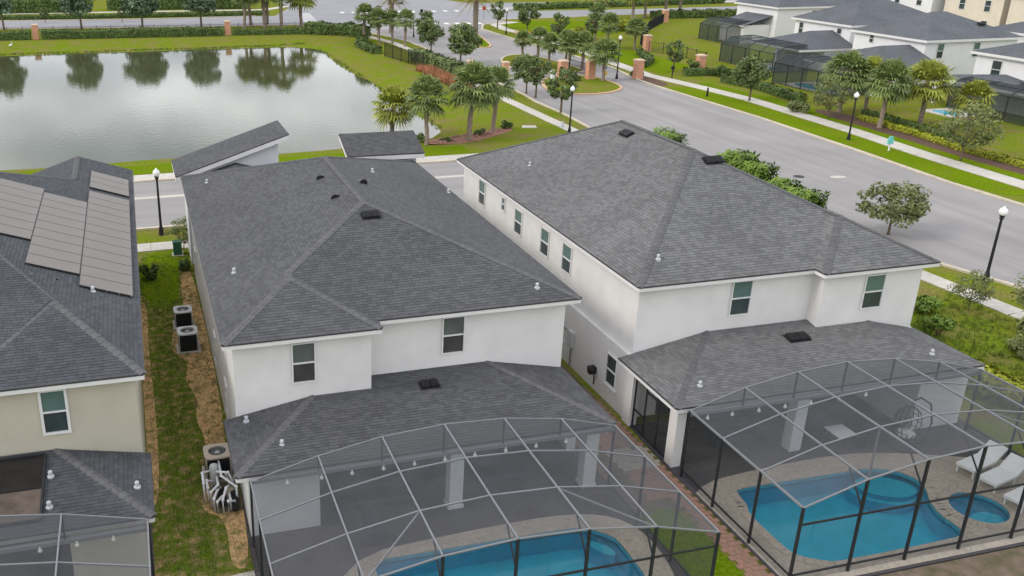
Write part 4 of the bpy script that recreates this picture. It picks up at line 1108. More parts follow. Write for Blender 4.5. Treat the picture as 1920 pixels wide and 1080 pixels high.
# ------------------------------------------------------------------ pillars, gates, fences
def pillar(x, y, label, w=.95, h=2.45):
    t = thing('pillar', label, 'pillar', (x, y, 0), 'peach fence pillars')
    b = MB(); b.box((x-w/2, y-w/2, 0), (x+w/2, y+w/2, h-.18)); o = b.build('shaft', 'pillar', t)
    b = MB(); b.box((x-w/2-.08, y-w/2-.08, h-.18), (x+w/2+.08, y+w/2+.08, h-.06)); b.box((x-w/2-.02, y-w/2-.02, h-.06), (x+w/2+.02, y+w/2+.02, h)); b.build('cap', 'pillar_cap', t)
    b = MB(); b.box((x-w/2-.05, y-w/2-.05, 0), (x+w/2+.05, y+w/2+.05, .2)); b.build('base', 'pillar', t)
    return t
for x, y, l in ((-15.2, 166.0, 'peach pillar at the far left end of the pond fence'), (16.8, 163.6, 'peach pillar in the middle of the pond fence'),
                (62.2, 104.0, 'peach gate pillar on the right side of the open gate'), (72.3, 105.8, 'peach pillar standing alone at the lawn corner'),
                (102.3, 163.2, 'peach pillar at the far end of the dark fence'), (56.0, 104.9, 'peach gate pillar beside the yellow gate sign'),
                (52.6, 105.8, 'peach gate pillar beside the white keypad post'), (42.6, 112.2, 'small peach gate pillar behind the round oak'),
                (46.6, 110.0, 'small peach gate pillar on the left lane'), (77.0, 127.0, 'peach pillar behind the palm at the top lawn'), (107, 140, 'peach pillar beside the far screen cage')):
    pillar(x, y, l, .95 if 'small' not in l else .7, 2.45 if 'small' not in l else 1.9)
def fence(pts, h, label, step=2.4, pick=.30):
    P = resample(pts, step)
    t = thing('fence', label, 'fence', tuple(P[0]))
    for p in P:
        b = MB(); b.beam((p.x, p.y, 0), (p.x, p.y, h+.06), .08, .08); b.box((p.x-.05, p.y-.05, h+.06), (p.x+.05, p.y+.05, h+.12)); b.build('post', 'lamp_black', t)
    for a, c in zip(P, P[1:]):
        b = MB()
        for z in (.18, h-.12): b.beam((a.x, a.y, z), (c.x, c.y, z), .035, .04)
        n = int((c-a).length/pick)
        for i in range(1, n):
            q = a.lerp(c, i/n); b.beam((q.x, q.y, .05), (q.x, q.y, h), .022, .022)
        b.build('picket_panel', 'lamp_black', t)
fence([(-40, 170.5), (-15, 168.5), (16.5, 166.0), (34, 165.0)], 1.7, 'black picket fence along the far side of the pond')
fence([(102, 163), (92, 151.5), (80, 134), (77.3, 127.5)], 1.8, 'dark fence running down the top right lawn', pick=.13)
fence([(76.8, 126), (78.6, 121), (78, 113), (72.8, 106.3)], 1.6, 'black picket fence beside the shrubs right of the gate')
fence([(36.4, 131.5), (37.3, 126), (38.6, 119.5)], 1.9, 'dark slatted fence panel by the pond corner', pick=.11)
def gate(a, c, h, label):
    a = V((*a, 0)); c = V((*c, 0)); t = thing('gate', label, 'gate', tuple(a))
    for p in (a, c):
        b = MB(); b.beam((p.x, p.y, .1), (p.x, p.y, h), .07, .07); b.build('stile', 'lamp_black', t)
    b = MB()
    for z in (.14, .9, h-.1): b.beam((a.x, a.y, z), (c.x, c.y, z), .05, .05)
    b.build('rail', 'lamp_black', t)
    n = int((c-a).length/.18); b = MB()
    for i in range(1, n):
        q = a.lerp(c, i/n); b.beam((q.x, q.y, .14), (q.x, q.y, h), .025, .025)
    b.build('bar', 'lamp_black', t)
gate((51.9, 106.4), (48.0, 109.6), 1.6, 'black metal gate swung open left of the keypad pillar')
gate((57.0, 107.8), (56.6, 112.0), 1.6, 'black metal gate swung open beside the gate sign pillar')
b = MB(); b.beam((57.2, 103.9, .012), (61.5, 103.4, .012), .12, .012); struct(b.build('gate_track', 'vent_black'))
gs = thing('gate_sign', 'white and yellow warning sign on the entrance gate', 'sign', (57.3, 104.2, 0))
b = MB(); b.beam((57.6, 104.2, 0), (57.6, 104.2, 1.6), .07, .07); b.build('post', 'lamp_black', gs)
b = MB(); b.box((57.25, 104.10, 1.15), (57.98, 104.15, 1.85)); b.build('white_board', 'sign_white', gs)
b = MB(); b.box((57.30, 104.10, .55), (57.92, 104.15, 1.12)); b.build('yellow_board', 'sign_yellow', gs)
b = MB(); b.box((57.36, 104.085, 1.58), (57.87, 104.097, 1.70)); b.box((57.36, 104.085, 1.38), (57.87, 104.097, 1.48)); b.build('lettering_band', 'lamp_black', gs)
kp = thing('keypad_post', 'white gate keypad post left of the gate pillar', 'keypad', (51.0, 105.2, 0))
b = MB(); b.box((50.8, 105.0, 0), (51.2, 105.4, .9)); b.build('pedestal', 'sign_white', kp)
b = MB(); b.box((50.74, 104.94, .9), (51.26, 105.46, 1.35)); b.build('housing', 'sign_white', kp)
b = MB(); b.box((50.86, 104.92, .98), (51.14, 104.938, 1.26)); b.build('screen', 'lamp_black', kp)
ts = thing('yard_sign', 'small teal sign on a white post on the right verge', 'sign', (63.6, 63.9, 0))
b = MB(); b.beam((63.6, 63.9, 0), (63.6, 63.9, .8), .10, .10); b.build('post', 'sign_white', ts)
b = MB(); b.prism([(63.3, 63.84), (63.9, 63.84), (63.9, 63.96), (63.3, 63.96)], .62, 1.05); b.prism([(63.4, 63.85), (63.8, 63.85), (63.8, 63.95), (63.4, 63.95)], 1.05, 1.28); b.build('board', 'sign_teal', ts)
bo = thing('bollard', 'small black bollard on the verge right of the entrance gate', 'bollard', (63.6, 91.0, 0))
b = MB(); b.tube([(63.6, 91, 0), (63.6, 91, .9), (63.6, 91, 1.0)], [.12, .11, .05], 10); b.build('post', 'lamp_black', bo)
b = MB(); b.tube([(63.6, 91, .74), (63.6, 91, .8)], [.125, .125], 10); b.build('band', 'aluminium_and_sky_sheen', bo)
bo = thing('bollard', 'black mailbox post beside the pavement right of the gate pillar', 'post', (66.5, 103.0, 0))
b = MB(); b.beam((66.5, 103, 0), (66.5, 103, 1.7), .10, .10); b.build('post', 'lamp_black', bo)
b = MB(); b.box((66.3, 102.85, 1.2), (66.7, 103.15, 1.5)); b.build('box', 'lamp_black', bo)
st = thing('stop_sign', 'red stop sign beside the far junction', 'sign', (69.5, 176.5, 0))
b = MB(); b.beam((69.5, 176.5, 0), (69.5, 176.5, 2.3), .07, .07); b.build('post', 'aluminium_and_sky_sheen', st)
b = MB(); oc = [(69.5+.42*math.cos(math.pi/8+i*math.pi/4), 2.3+.42*math.sin(math.pi/8+i*math.pi/4)) for i in range(8)]
b.add([(p[0], 176.44, p[1]) for p in oc]); b.add([(p[0], 176.47, p[1]) for p in oc][::-1])
for i in range(8):
    p, q = oc[i], oc[(i+1) % 8]; b.add([(p[0], 176.44, p[1]), (q[0], 176.44, q[1]), (q[0], 176.47, q[1]), (p[0], 176.47, p[1])])
b.build('plate', 'sign_red', st)
sg = thing('sign_post', 'dark signal post standing at the crosswalk in the junction', 'post', (55.9, 175.0, 0))
b = MB(); b.beam((55.9, 175, 0), (55.9, 175, 2.4), .12, .12); b.build('post', 'lamp_black', sg)
b = MB(); b.box((55.6, 174.9, 1.5), (56.2, 175.1, 2.5)); b.build('plate', 'lamp_black', sg)
# car at the top edge
car = thing('parked_car', 'silver grey car on the road at the top edge', 'car', (62.5, 216.5, 0))
cx, cy = 62.5, 216.5
prof = [(-2.2, .35), (-2.25, .75), (-1.5, .9), (-.9, 1.38), (.7, 1.40), (1.4, .95), (2.15, .82), (2.25, .4)]
b = MB(); n = len(prof)
for i in range(n):
    p, q = prof[i], prof[(i+1) % n]; b.add([(cx+p[0], cy-.88, p[1]), (cx+q[0], cy-.88, q[1]), (cx+q[0], cy+.88, q[1]), (cx+p[0], cy+.88, p[1])])
b.add([(cx+p[0], cy-.88, p[1]) for p in prof]); b.add([(cx+p[0], cy+.88, p[1]) for p in prof][::-1]); b.build('body', 'car_paint', car)
b = MB(); b.add([(cx-1.25, cy-.885, .93), (cx-.82, cy-.885, 1.30), (cx+.62, cy-.885, 1.32), (cx+1.1, cy-.885, .96)]); b.build('window', 'glass', car)
for wx_ in (-1.4, 1.4):
    for sy in (-.92, .72):
        b = MB(); b.tube([(cx+wx_, cy+sy, .33), (cx+wx_, cy+sy+.2, .33)], [.33, .33], 14); o = b.build('wheel', 'lamp_black', car)
        b = MB(); b.tube([(cx+wx_, cy+sy-.01, .33), (cx+wx_, cy+sy+.21, .33)], [.19, .19], 10); b.build('rim', 'aluminium_and_sky_sheen', o)
# egret on the far bank
eg_ = thing('egret', 'white egret standing on the far bank at the left edge of the pond', 'bird', (-18.0, 154.2, -.3))
x, y, z = -18.0, 154.2, -.3
b = MB(); b.tube([(x-.32, y, z+.72), (x-.2, y, z+.8), (x, y, z+.86), (x+.16, y, z+.92), (x+.2, y, z+1.1), (x+.14, y, z+1.28), (x+.22, y, z+1.4), (x+.3, y, z+1.4)], [.03, .10, .15, .10, .045, .04, .05, .02], 10); b.build('body', 'feather', eg_, smooth=True)
b = MB(); b.tube([(x+.29, y, z+1.4), (x+.45, y, z+1.38)], [.018, .004], 6); b.build('beak', 'beak', eg_)
for s in (-.05, .05):
    b = MB(); b.tube([(x, y+s, z+.75), (x+.03, y+s, z+.4), (x, y+s, z)], [.015, .015, .012], 5); b.build('leg', 'lamp_black', eg_)

# ------------------------------------------------------------------ vegetation
def rvec():
    while True:
        v = V((U(-1, 1), U(-1, 1), U(-1, 1)))
        if .05 < v.length <= 1: return v
def leaf(mb, p, n, s, tone, asp=.55):
    n = n.normalized(); a = n.cross(V((0, 0, 1)))
    a = a.normalized() if a.length > .05 else V((1, 0, 0))
    b = n.cross(a); r = U(0, 6.28); u = a*math.cos(r)+b*math.sin(r); v = n.cross(u)
    mb.add([p-u*s, p-v*s*asp, p+u*s, p+v*s*asp], 0, tone)
def clump(mb, c, r, n, s, sq=.8, tj=.5):
    bt = U(.5-tj*.6, .5+tj*.6)
    for _ in range(n):
        d = rvec().normalized(); rad = r*(.55+.5*rnd()**.5)
        p = V(c)+V((d.x*rad, d.y*rad, d.z*rad*sq))
        leaf(mb, p, d*.6+rvec()*.8+V((0, 0, .4)), s*U(.7, 1.35), min(1, max(0, bt+U(-.25, .25))))
def tree_proto(h, r, cb, seed, leafm, nclump=46, nl=62, ls=.17, flat=1.0, open_=0.0, trunk_r=.11, lean=0.0):
    """h total height, r crown radius, cb height of the crown base"""
    random.seed(seed)
    t = thing('oak_tree', 'tree', 'tree')
    tr = MB(); top = V((lean, lean*.5, h*.72))
    tr.tube([(0, 0, -.1), (.02, 0, .25), (lean*.3+.04, .02, cb), (lean*.7, .05, (cb+h*.72)/2), tuple(top)], [trunk_r*1.5, trunk_r*1.05, trunk_r*.85, trunk_r*.6, trunk_r*.2], 9)
    cm = MB(); ch = (h-cb)/2; cc = V((lean*.6, 0, cb+ch))
    for i in range(7):
        a = i*2.4+U(-.3, .3); st = V((lean*.4, 0, cb+U(-.1, ch*.7)))
        en = cc+V((math.cos(a)*r*U(.55, .85), math.sin(a)*r*U(.55, .85), U(-.1, .6)*ch))
        tr.tube([st, st.lerp(en, .5)+V((0, 0, .12)), en], [trunk_r*.5, trunk_r*.33, trunk_r*.1], 6)
    tb = tr.build('trunk', 'bark', None, smooth=True); tb.parent = t
    for i in range(nclump):
        d = rvec(); d = d.normalized()*(d.length**.45)
        if rnd() < open_: continue
        asy = 1+.22*math.sin(3*math.atan2(d.y, d.x)+seed)
        c = cc+V((d.x*r*.86*asy, d.y*r*.86*asy, d.z*ch*.88*flat))
        clump(cm, c, r*U(.17, .32), nl, ls)
    cb_ = cm.build('crown', leafm, None, tone=True); cb_.parent = t
    return t
def sabal_proto(h, r, seed, leafm, nf=58, trunk_r=.2):
    """cabbage palm: straight trunk, round head of drooping fan leaves"""
    random.seed(seed)
    t = thing('palm_tree', 'palm', 'palm tree')
    tr = MB(); lean = U(-.15, .15); n = 9
    tr.tube([(lean*(i/n)**2, .04*math.sin(i), -.1+(h+.15)*i/n) for i in range(n+1)], [trunk_r*(1.25 if i == 0 else U(.92, 1.08)) for i in range(n+1)], 10)
    for i in range(26):
        a = U(0, 6.28); z = h*U(.55, .98); b = V((lean*(z/h)**2+math.cos(a)*trunk_r, math.sin(a)*trunk_r, z))
        tr.beam(b, b+V((math.cos(a)*.12, math.sin(a)*.12, .18)), .07, .03)
    o = tr.build('trunk', 'palm_bark', None, smooth=False); o.parent = t
    cm = MB(); c0 = V((lean, 0, h))
    for k in range(nf):
        az = k*2.39996+U(-.2, .2); el = math.radians(88-128*((k+.5)/nf)**.9+U(-10, 10))
        d = V((math.cos(az)*math.cos(el), math.sin(az)*math.cos(el), math.sin(el)))
        L = r*U(.50, .62); pe = c0+d*L+V((0, 0, -.10*L))
        side = d.cross(V((0, 0, 1)))
        side = side.normalized() if side.length > .1 else V((1, 0, 0))
        upv = side.cross(d).normalized()
        cm.add([c0-side*.02, c0+side*.02, pe+side*.02, pe-side*.02], 0, .6)
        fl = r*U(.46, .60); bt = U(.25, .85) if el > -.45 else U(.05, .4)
        m = 13
        for j in range(m):
            a = (j/(m-1)-.5)*4.0
            dd = (d*math.cos(a)+side*math.sin(a)).normalized()
            ln = fl*(1-.28*(abs(a)/2.0)**2); wv = dd.cross(upv).normalized()*.085*r/2
            mid = pe+dd*ln*.55+upv*.05; tip = pe+dd*ln-V((0, 0, ln*U(.05, .42)))
            tn = min(1, max(0, bt+U(-.15, .15)))
            cm.add([pe, mid-wv, tip, mid+wv], 0, tn)
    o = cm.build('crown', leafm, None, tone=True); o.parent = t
    return t
def date_proto(h, r, seed, leafm):
    random.seed(seed)
    t = thing('date_palm', 'palm', 'palm tree')
    tr = MB(); n = 12
    tr.tube([(0, 0, -.1+(h+.1)*i/n) for i in range(n+1)], [.42*U(.93, 1.07) for i in range(n+1)], 12); tr.sphere((0, 0, h), .62, 12, 8)
    for i in range(120):
        a = i*2.4; z = h*(i+1)/121; b = V((math.cos(a)*.42, math.sin(a)*.42, z)); tr.beam(b, b+V((math.cos(a)*.08, math.sin(a)*.08, .14)), .14, .04)
    o = tr.build('trunk', 'palm_bark', None); o.parent = t
    cm = MB()
    for k in range(44):
        az = k*2.39996; el = math.radians(80-95*((k+.5)/44)); d = V((math.cos(az)*math.cos(el), math.sin(az)*math.cos(el), math.sin(el)))
        hor = V((math.cos(az), math.sin(az), 0)); side = V((-math.sin(az), math.cos(az), 0))
        prev = V((0, 0, h+.3)); m = 12; bt = U(.25, .8)
        for j in range(m):
            f = (j+1)/m; p = V((0, 0, h+.3))+d*r*f-V((0, 0, r*.45*f*f))
            cm.add([prev-side*.03, prev+side*.03, p+side*.02, p-side*.02], 0, .5)
            ax = (p-prev).normalized(); ll = .55*math.sin(math.pi*(.12+.82*f))*r/3.5
            for s in (-1, 1):
                for e_ in (0, .5):
                    q = prev.lerp(p, e_); tip = q+side*s*ll*.8+ax*ll*.55-V((0, 0, .18*ll+.03)); w_ = ax*.06
                    cm.add([q-w_, tip, q+w_], 0, min(1, max(0, bt+U(-.2, .2))))
            prev = p
    o = cm.build('crown', leafm, None, tone=True); o.parent = t
    return t
protos = {}
protos['oakA'] = tree_proto(5.2, 2.3, 1.25, 1, 'leaf_oak', 62, 62, .17)
protos['oakB'] = tree_proto(5.0, 1.9, 1.4, 2, 'leaf_oak', 46, 62, .16)
protos['oakC'] = tree_proto(4.8, 1.45, 1.3, 3, 'leaf_oak', 40, 52, .15, open_=.1)
protos['oakFar'] = tree_proto(10.5, 3.6, 2.4, 4, 'leaf_blue', 90, 60, .30, trunk_r=.2)
protos['oakFar2'] = tree_proto(10.0, 4.2, 2.4, 5, 'leaf_blue', 100, 60, .30, trunk_r=.2)
protos['round'] = tree_proto(4.1, 2.5, 1.0, 6, 'leaf_wispy', 46, 80, .13, trunk_r=.09, flat=.95, open_=.12)
protos['wispy'] = tree_proto(5.2, 2.4, 1.1, 7, 'leaf_wispy', 54, 46, .13, open_=.25, trunk_r=.07)
protos['sabalA'] = sabal_proto(3.9, 2.15, 8, 'leaf_palm')
protos['sabalB'] = sabal_proto(4.4, 1.9, 9, 'leaf_palm', 52)
protos['sabalY'] = sabal_proto(3.7, 2.2, 10, 'leaf_palm_yellow', 56)
protos['sabalC'] = sabal_proto(2.9, 1.6, 12, 'leaf_palm', 46, .18)
protos['date'] = date_proto(6.2, 4.2, 13, 'leaf_dry')
used = {}
def plant(kind, x, y, label, cat, sc=1.0, rz=None, group=None, name=None):
    src = protos[kind]
    sc = tuple(q*U(.93, 1.07) for q in sc) if isinstance(sc, tuple) else (sc*U(.92, 1.08), sc*U(.92, 1.08), sc*U(.94, 1.08))
    o = dup(src, (x, y, gz(x, y)), U(0, 6.28) if rz is None else rz, sc, label)
    o.rotation_euler = (U(-.05, .05), U(-.05, .05), o.rotation_euler[2])
    o['category'] = cat; o['label'] = label
    if group: o['group'] = group
    if name: o.name = name
    return o
random.seed(5)
GP = 'palms'; GT = 'trees'
for k, x, y, l, s in (
    ('sabalY', 23.4, 82.0, 'yellowish palm at the pond edge left of the palm group', 1.0), ('sabalA', 25.3, 76.9, 'green palm beside the dark tower roof at the pond corner', 1.02),
    ('sabalA', 29.4, 77.2, 'tall palm with wide head in the pink mulch bed', 1.22), ('sabalB', 32.9, 79.8, 'slimmer palm at the right end of the mulch bed', 1.0),
    ('sabalC', 55.3, 124.5, 'palm farthest left in the gate median', 1.0), ('sabalC', 56.3, 121.4, 'second palm in the gate median behind the round oak', 1.15),
    ('sabalC', 55.6, 116.2, 'third palm in the gate median, short one', 1.05), ('sabalB', 57.2, 114.3, 'palm in the middle of the gate median', .9),
    ('sabalC', 56.6, 112.2, 'palm of the gate median beside the keypad pillar', 1.25), ('sabalC', 58.1, 111.2, 'rightmost palm of the gate median', 1.2),
    ('sabalA', 56.9, 103.2, 'palm standing beside the yellow gate sign', .98), ('sabalB', 75.6, 141.0, 'tall palm behind the yellow shrubs on the top lawn', 1.05),
    ('sabalA', 76.2, 129.2, 'palm in front of the peach pillar on the top lawn', .85), ('sabalC', 72.3, 131, 'palm right of the yellow shrub', 1.25),
    ('sabalA', 70.0, 72.0, 'palm right of the verge street lamp', 1.12), ('sabalY', 74.2, 71.4, 'yellow green palm, right one of the pair behind the hedge', 1.18),
    ('sabalA', 71.8, 79.6, 'big leaning palm in front of the middle white house cage', 1.15), ('sabalY', 74.5, 79.0, 'palm just behind the big leaning palm', 1.0),
    ('sabalY', 76.8, 68.5, 'palm farthest right behind the wispy tree', .92),
    ('sabalB', 37.6, 148.9, 'palm at the left end of the row by the junction', 1.0), ('sabalB', 39.4, 145.7, 'second palm of the row by the junction', .95),
    ('sabalB', 41.4, 145.0, 'third palm of the row by the junction', .9), ('sabalB', 42.3, 140.8, 'palm at the right end of the row by the junction', .98),
    ('sabalB', 20.6, 170.0, 'leaning far palm right of the middle fence pillar', 1.5), ('sabalB', 22.6, 177.5, 'far palm by the road left of the trio', 1.4), ('sabalB', 24.1, 169.2, 'far palm in the centre of the trio behind the pond', 1.6),
    ('sabalB', 27.0, 168.4, 'far palm at the right of the trio behind the pond', 1.6), ('sabalY', 31.4, 172.4, 'yellow far palm left of the dark hedge', 1.5), ('sabalB', 25.8, 177.5, 'far palm by the road right of the trio', 1.4),
    ('sabalY', 100.0, 171.5, 'far palm first from the left along the upper road', 1.35), ('sabalY', 103.0, 171.8, 'far palm second from the left along the upper road', 1.4), ('sabalB', 108.0, 172.4, 'far palm third from the left along the upper road', 1.4),
    ('sabalB', 111.5, 172.8, 'far palm fourth from the left along the upper road', 1.45), ('sabalB', 128, 170.5, 'far palm above the dark screen cage', 1.3)):
    plant(k, x, y, l, 'palm tree', s, group=GP, name='palm_tree')
for k, x, y, l, s in (('date', 57.9, 150.5, 'tall date palm on the median at the junction', 1.05), ('date', 83.5, 156.5, 'date palm with brownish head on the top lawn', .95), ('date', 45.5, 160, 'date palm left of the junction at the top edge', .95)):
    plant(k, x, y, l, 'palm tree', s, group='date palms', name='date_palm')
for k, x, y, l, s in (
    ('oakB', 44.2, 97.8, 'left oak of the close pair by the left lane', .92), ('oakC', 44.2, 95.2, 'right oak of the close pair by the left lane', 1.0), ('oakC', 43.0, 86.2, 'small oak on the verge above the roof peak', 1.05),
    ('oakA', 44.6, 121.4, 'dense oak beside the left lane, larger one', 1.05), ('oakB', 43.4, 131.0, 'dense oak beside the left lane, farther one', 1.05),
    ('oakB', 41.0, 152.5, 'dark oak behind the palm row by the junction', 1.1), ('oakC', 48.3, 149.5, 'thin dark oak right of the palm row', 1.0), ('oakC', 66.4, 161.5, 'small oak beside the far street lamp', 1.0), ('oakB', 68.8, 153.4, 'oak on the bright lawn beyond the gate', 1.0),
    ('oakC', 67.6, 138, 'oak behind the gate median palms', 1.1), ('oakC', 73.5, 138, 'oak left of the palm on the top lawn', 1.0),
    ('oakB', 66.4, 87.2, 'dense rounded oak beside the right pavement', .98), ('oakC', 69.8, 108.0, 'dark tree right of the gate in front of the picket fence', .9),
    ('wispy', 68.3, 77.0, 'loose leafy tree left of the right palms', .85), ('wispy', 66.9, 59.6, 'loose leafy tree at the right beside the pavement', 1.02),
    ('round', 46.2, 45.1, 'round olive crowned tree on the near kerb of the entrance road', (.84, .84, .82)),
    ('wispy', 2.1, 53.6, 'thin young tree by the green utility box', .42), ('wispy', 41.0, 34.0, 'thin tree at the right edge by the near pavement', .42), ('wispy', 37.6, 27.0, 'bare looking shrub at the right edge beside the cage', .5), ('wispy', 42.5, 31.5, 'thin tree at the right edge over the pavement', .6),
    ('oakFar', -21.9, 181, 'far oak at the left edge across the pond', 1.0), ('oakFar', -8.3, 179.5, 'far oak second from left across the pond', .95), ('oakFar2', 2.6, 177.6, 'far oak third from left across the pond, widest', 1.0), ('oakFar', 13.3, 176.6, 'far oak fourth from left across the pond', 1.0),
    ('oakC', -1.0, 190.5, 'small tree on the far median', .6), ('oakC', -15.5, 192.5, 'small tree at the left of the far median', .6)):
    plant(k, x, y, l, 'tree', s, group=GT, name='tree')
for p in protos.values():
    for ch in list(p.children): bpy.data.objects.remove(ch)
    bpy.data.objects.remove(p)

def bush(x, y, r, h, label, m='leaf_hedge', n=10, nl=70, ls=.12, cat='shrub', group='shrubs'):
    t = thing('shrub', label, cat, (x, y, gz(x, y)), group)
    b = MB()
    for i in range(n):
        a = U(0, 6.28); rr = r*math.sqrt(rnd())*.75
        clump(b, (x+math.cos(a)*rr, y+math.sin(a)*rr, gz(x, y)+h*U(.25, .8)), r*U(.3, .5), nl, ls)
    b.build('foliage', m, t, tone=True)
    s = MB()
    for i in range(5):
        a = i*1.26; s.tube([(x, y, gz(x, y)-.05), (x+math.cos(a)*r*.4, y+math.sin(a)*r*.4, gz(x, y)+h*.6)], [.035, .015], 5)
    s.build('stem', 'bark', t)
def hedge(pts, w, h, label, m='leaf_hedge', ls=.13, den=230, core=True, jit=1.0, asp=.55):
    P = resample(pts, .8); t = thing('hedge', label, 'hedge', tuple(P[0]), 'hedges')
    b = MB(); k = MB()
    for a, c in zip(P, P[1:]):
        d = (c-a); n = V((-d.y, d.x, 0)).normalized(); L = d.length; hh = h*(1+jit*U(-.14, .10)); ww = w*(1+jit*U(-.12, .1))
        bt = U(.3, .7)
        if core: k.beam(a+V((0, 0, h*.4)), c+V((0, 0, h*.4)), ww*.62, h*.76)
        for _ in range(int(den*L*w*h**.5/1.0)):
            s = U(-1, 1); z = rnd()**.6; f = (1-.25*z*z)
            if rnd() < .75:
                if rnd() < .5: s = math.copysign(U(.75, 1.05), s)
                else: z = U(.85, 1.08)
            p = a+d*rnd()+n*s*ww/2*f+V((0, 0, z*hh))
            leaf(b, p, n*s+V((0, 0, z))+rvec()*.8, ls*U(.7, 1.3), min(1, max(0, bt+U(-.3, .3))), asp)
    b.build('foliage', m, t, tone=True)
    if core: k.build('core', m, t, tone=True)
hedge([(-40, 166.8), (-16, 165.6)], 1.6, 1.3, 'dark hedge left of the first fence pillar across the pond', ls=.2, den=90)
hedge([(-14.2, 165.5), (16, 163.0)], 1.7, 1.4, 'long dark hedge between the two fence pillars across the pond', ls=.2, den=90)
hedge([(17.6, 163.2), (30, 162.0)], 1.3, 1.0, 'low dark hedge under the far palms', ls=.2, den=90)
hedge([(30.5, 162.5), (37, 158.5), (39.5, 154.5)], 3.0, 1.9, 'tall dark green hedge at the corner of the pond', ls=.22, den=70)
hedge([(-60, 216), (-24, 214.5), (-9, 213)], 2.5, 2.6, 'far dark hedge at the top left edge', ls=.35, den=40)
hedge([(-4, 217), (13, 215.5), (27, 213)], 2.5, 2.6, 'far dark hedge behind the widest oak', ls=.35, den=40)
hedge([(-60, 201.5), (-24, 199.5), (26, 197.0), (29, 198)], 1.2, .8, 'low far hedge along the median kerb at the top left', ls=.3, den=50)
hedge([(84, 195), (101, 196.0), (140, 199)], 2.2, 1.2, 'low far hedge along the upper road at the top right', ls=.3, den=40)
hedge([(104, 171), (140, 166)], 2.0, 1.5, 'dark hedge beside the upper road right of the last pillar', ls=.25, den=60)
hedge([(71.2, 99.2), (72.2, 93), (71.2, 84.5)], 1.1, .95, 'trimmed hedge between pavement and lawn right of the oak', ls=.14, den=170)
hedge([(73.0, 77.5), (72.4, 70.5), (71.5, 64)], .8, .7, 'low dark hedge behind the right palms', ls=.14, den=170)
hedge([(71.3, 76), (70.9, 69.5), (69.9, 62.0), (70.0, 50)], .9, .5, 'lime green hedge along the right mulch bed', m='leaf_lime', ls=.14, den=170)
hedge([(69.2, 104.5), (73.5, 104.0), (76, 99.5)], 1.2, .9, 'low hedge around the lone peach pillar', ls=.14, den=150)
hedge([(67.5, 112), (71.5, 116.5), (74, 124)], 1.2, .8, 'low hedge in front of the picket fence right of the gate', ls=.16, den=130)
hedge([(39.6, 126.5), (40.8, 119.5), (41.0, 112.5)], 2.4, 1.5, 'bushy green hedge left of the small gate pillar', m='leaf_oak', ls=.18, den=110)
hedge([(38.0, 150.5), (35.5, 143), (36, 134)], 1.8, 1.0, 'shaggy hedge at the foot of the palm row', ls=.18, den=100)
hedge([(48.9, 101.6), (50.5, 103.4)], 1.0, .6, 'small hedge on the gate median', ls=.14, den=120)
hedge([(34.5, 38.6), (34.5, 42.3)], 1.6, 5.0, 'tall bright green bamboo hedge beside the right house, nearer half', m='leaf_bright', ls=.26, den=330, jit=.35, asp=.2)
hedge([(34.5, 42.6), (34.5, 46.8)], 1.6, 5.6, 'tall bright green bamboo hedge beside the right house, farther half', m='leaf_bright', ls=.26, den=330, jit=.35, asp=.2)
hedge([(34.1, 51.3), (34.4, 53.6)], 1.6, 5.3, 'tall green shrub beside the front corner of the right house', m='leaf_bright', ls=.26, den=300, jit=.4, asp=.2)
hedge([(33.2, 31), (34.0, 28.5), (34.8, 24.5), (36, 21)], 1.6, .9, 'lime hedge along the edge of the right house side yard', m='leaf_lime', ls=.12, den=230)
for x, y, r, h, l, m in (
    (-.15, 49.0, .55, .9, 'dark round shrub against the beige house side', 'leaf_hedge'), (1.9, 49.9, .45, .7, 'small dark shrub against the centre house side', 'leaf_hedge'),
    (73.6, 142.5, 1.9, 2.3, 'yellow flowering shrub beyond the gate palms', 'leaf_lime'), (86.5, 152, 2.2, 2.2, 'yellow green shrub far up the top lawn', 'leaf_lime'), (70.5, 139.5, 1.4, 1.6, 'pale dry shrub left of the yellow shrub', 'leaf_dry'),
    (38.6, 34.6, .8, .9, 'leafy shrub beside the right wall of the right house', 'leaf_bright'), (36.8, 31.8, .7, 1.1, 'dark leafy shrub in the side yard of the right house', 'leaf_bright'), (38.8, 38.0, .8, 1.1, 'green shrub by the near pavement behind the right house', 'leaf_bright'), (39.0, 29.0, .7, .7, 'low yellowish shrub at the right edge', 'leaf_wispy'), (41.5, 30.6, .9, 1.2, 'loose shrub beside the pavement at the right edge', 'leaf_wispy'),
    (27.2, 77.3, .5, .5, 'small shrub in the pink mulch bed left', 'leaf_hedge'), (31.2, 78.8, .5, .6, 'small shrub in the pink mulch bed middle', 'leaf_oak'), (34.6, 80.8, .6, .8, 'shrub at the right end of the pink mulch bed', 'leaf_hedge'), (25.4, 78.9, .6, .8, 'reedy shrub at the pond corner beside the palms', 'leaf_oak'),
    (73.4, 102.5, .9, 1.8, 'upright shrub beside the lone peach pillar', 'leaf_hedge'), (70.9, 105.4, .9, 2.0, 'dark shrub left of the lone peach pillar', 'leaf_hedge'),
    (67.3, 80.3, 1.1, 1.3, 'bronze shrub in front of the loose leafy tree', 'leaf_wispy'), (62.8, 105.3, .9, .9, 'dark shrub at the foot of the right gate pillar', 'leaf_hedge'), (53.5, 104.0, .8, .9, 'shrub between the two gate pillars', 'leaf_hedge')):
    bush(x, y, r, h, l, m, n=12 if r > .8 else 7, ls=.13 if r < 1.5 else .2)
# flowers beside the far lawn
b = MB()
for _ in range(260): leaf(b, V((U(66, 72), U(150.5, 153), U(.1, .5))), rvec()+V((0, 0, 1)), .16, rnd())
stuff(tag(b.build('flower_bed', 'orange_flower', tone=True), 'strip of orange flowers beside the far street lamp', 'flowers'))
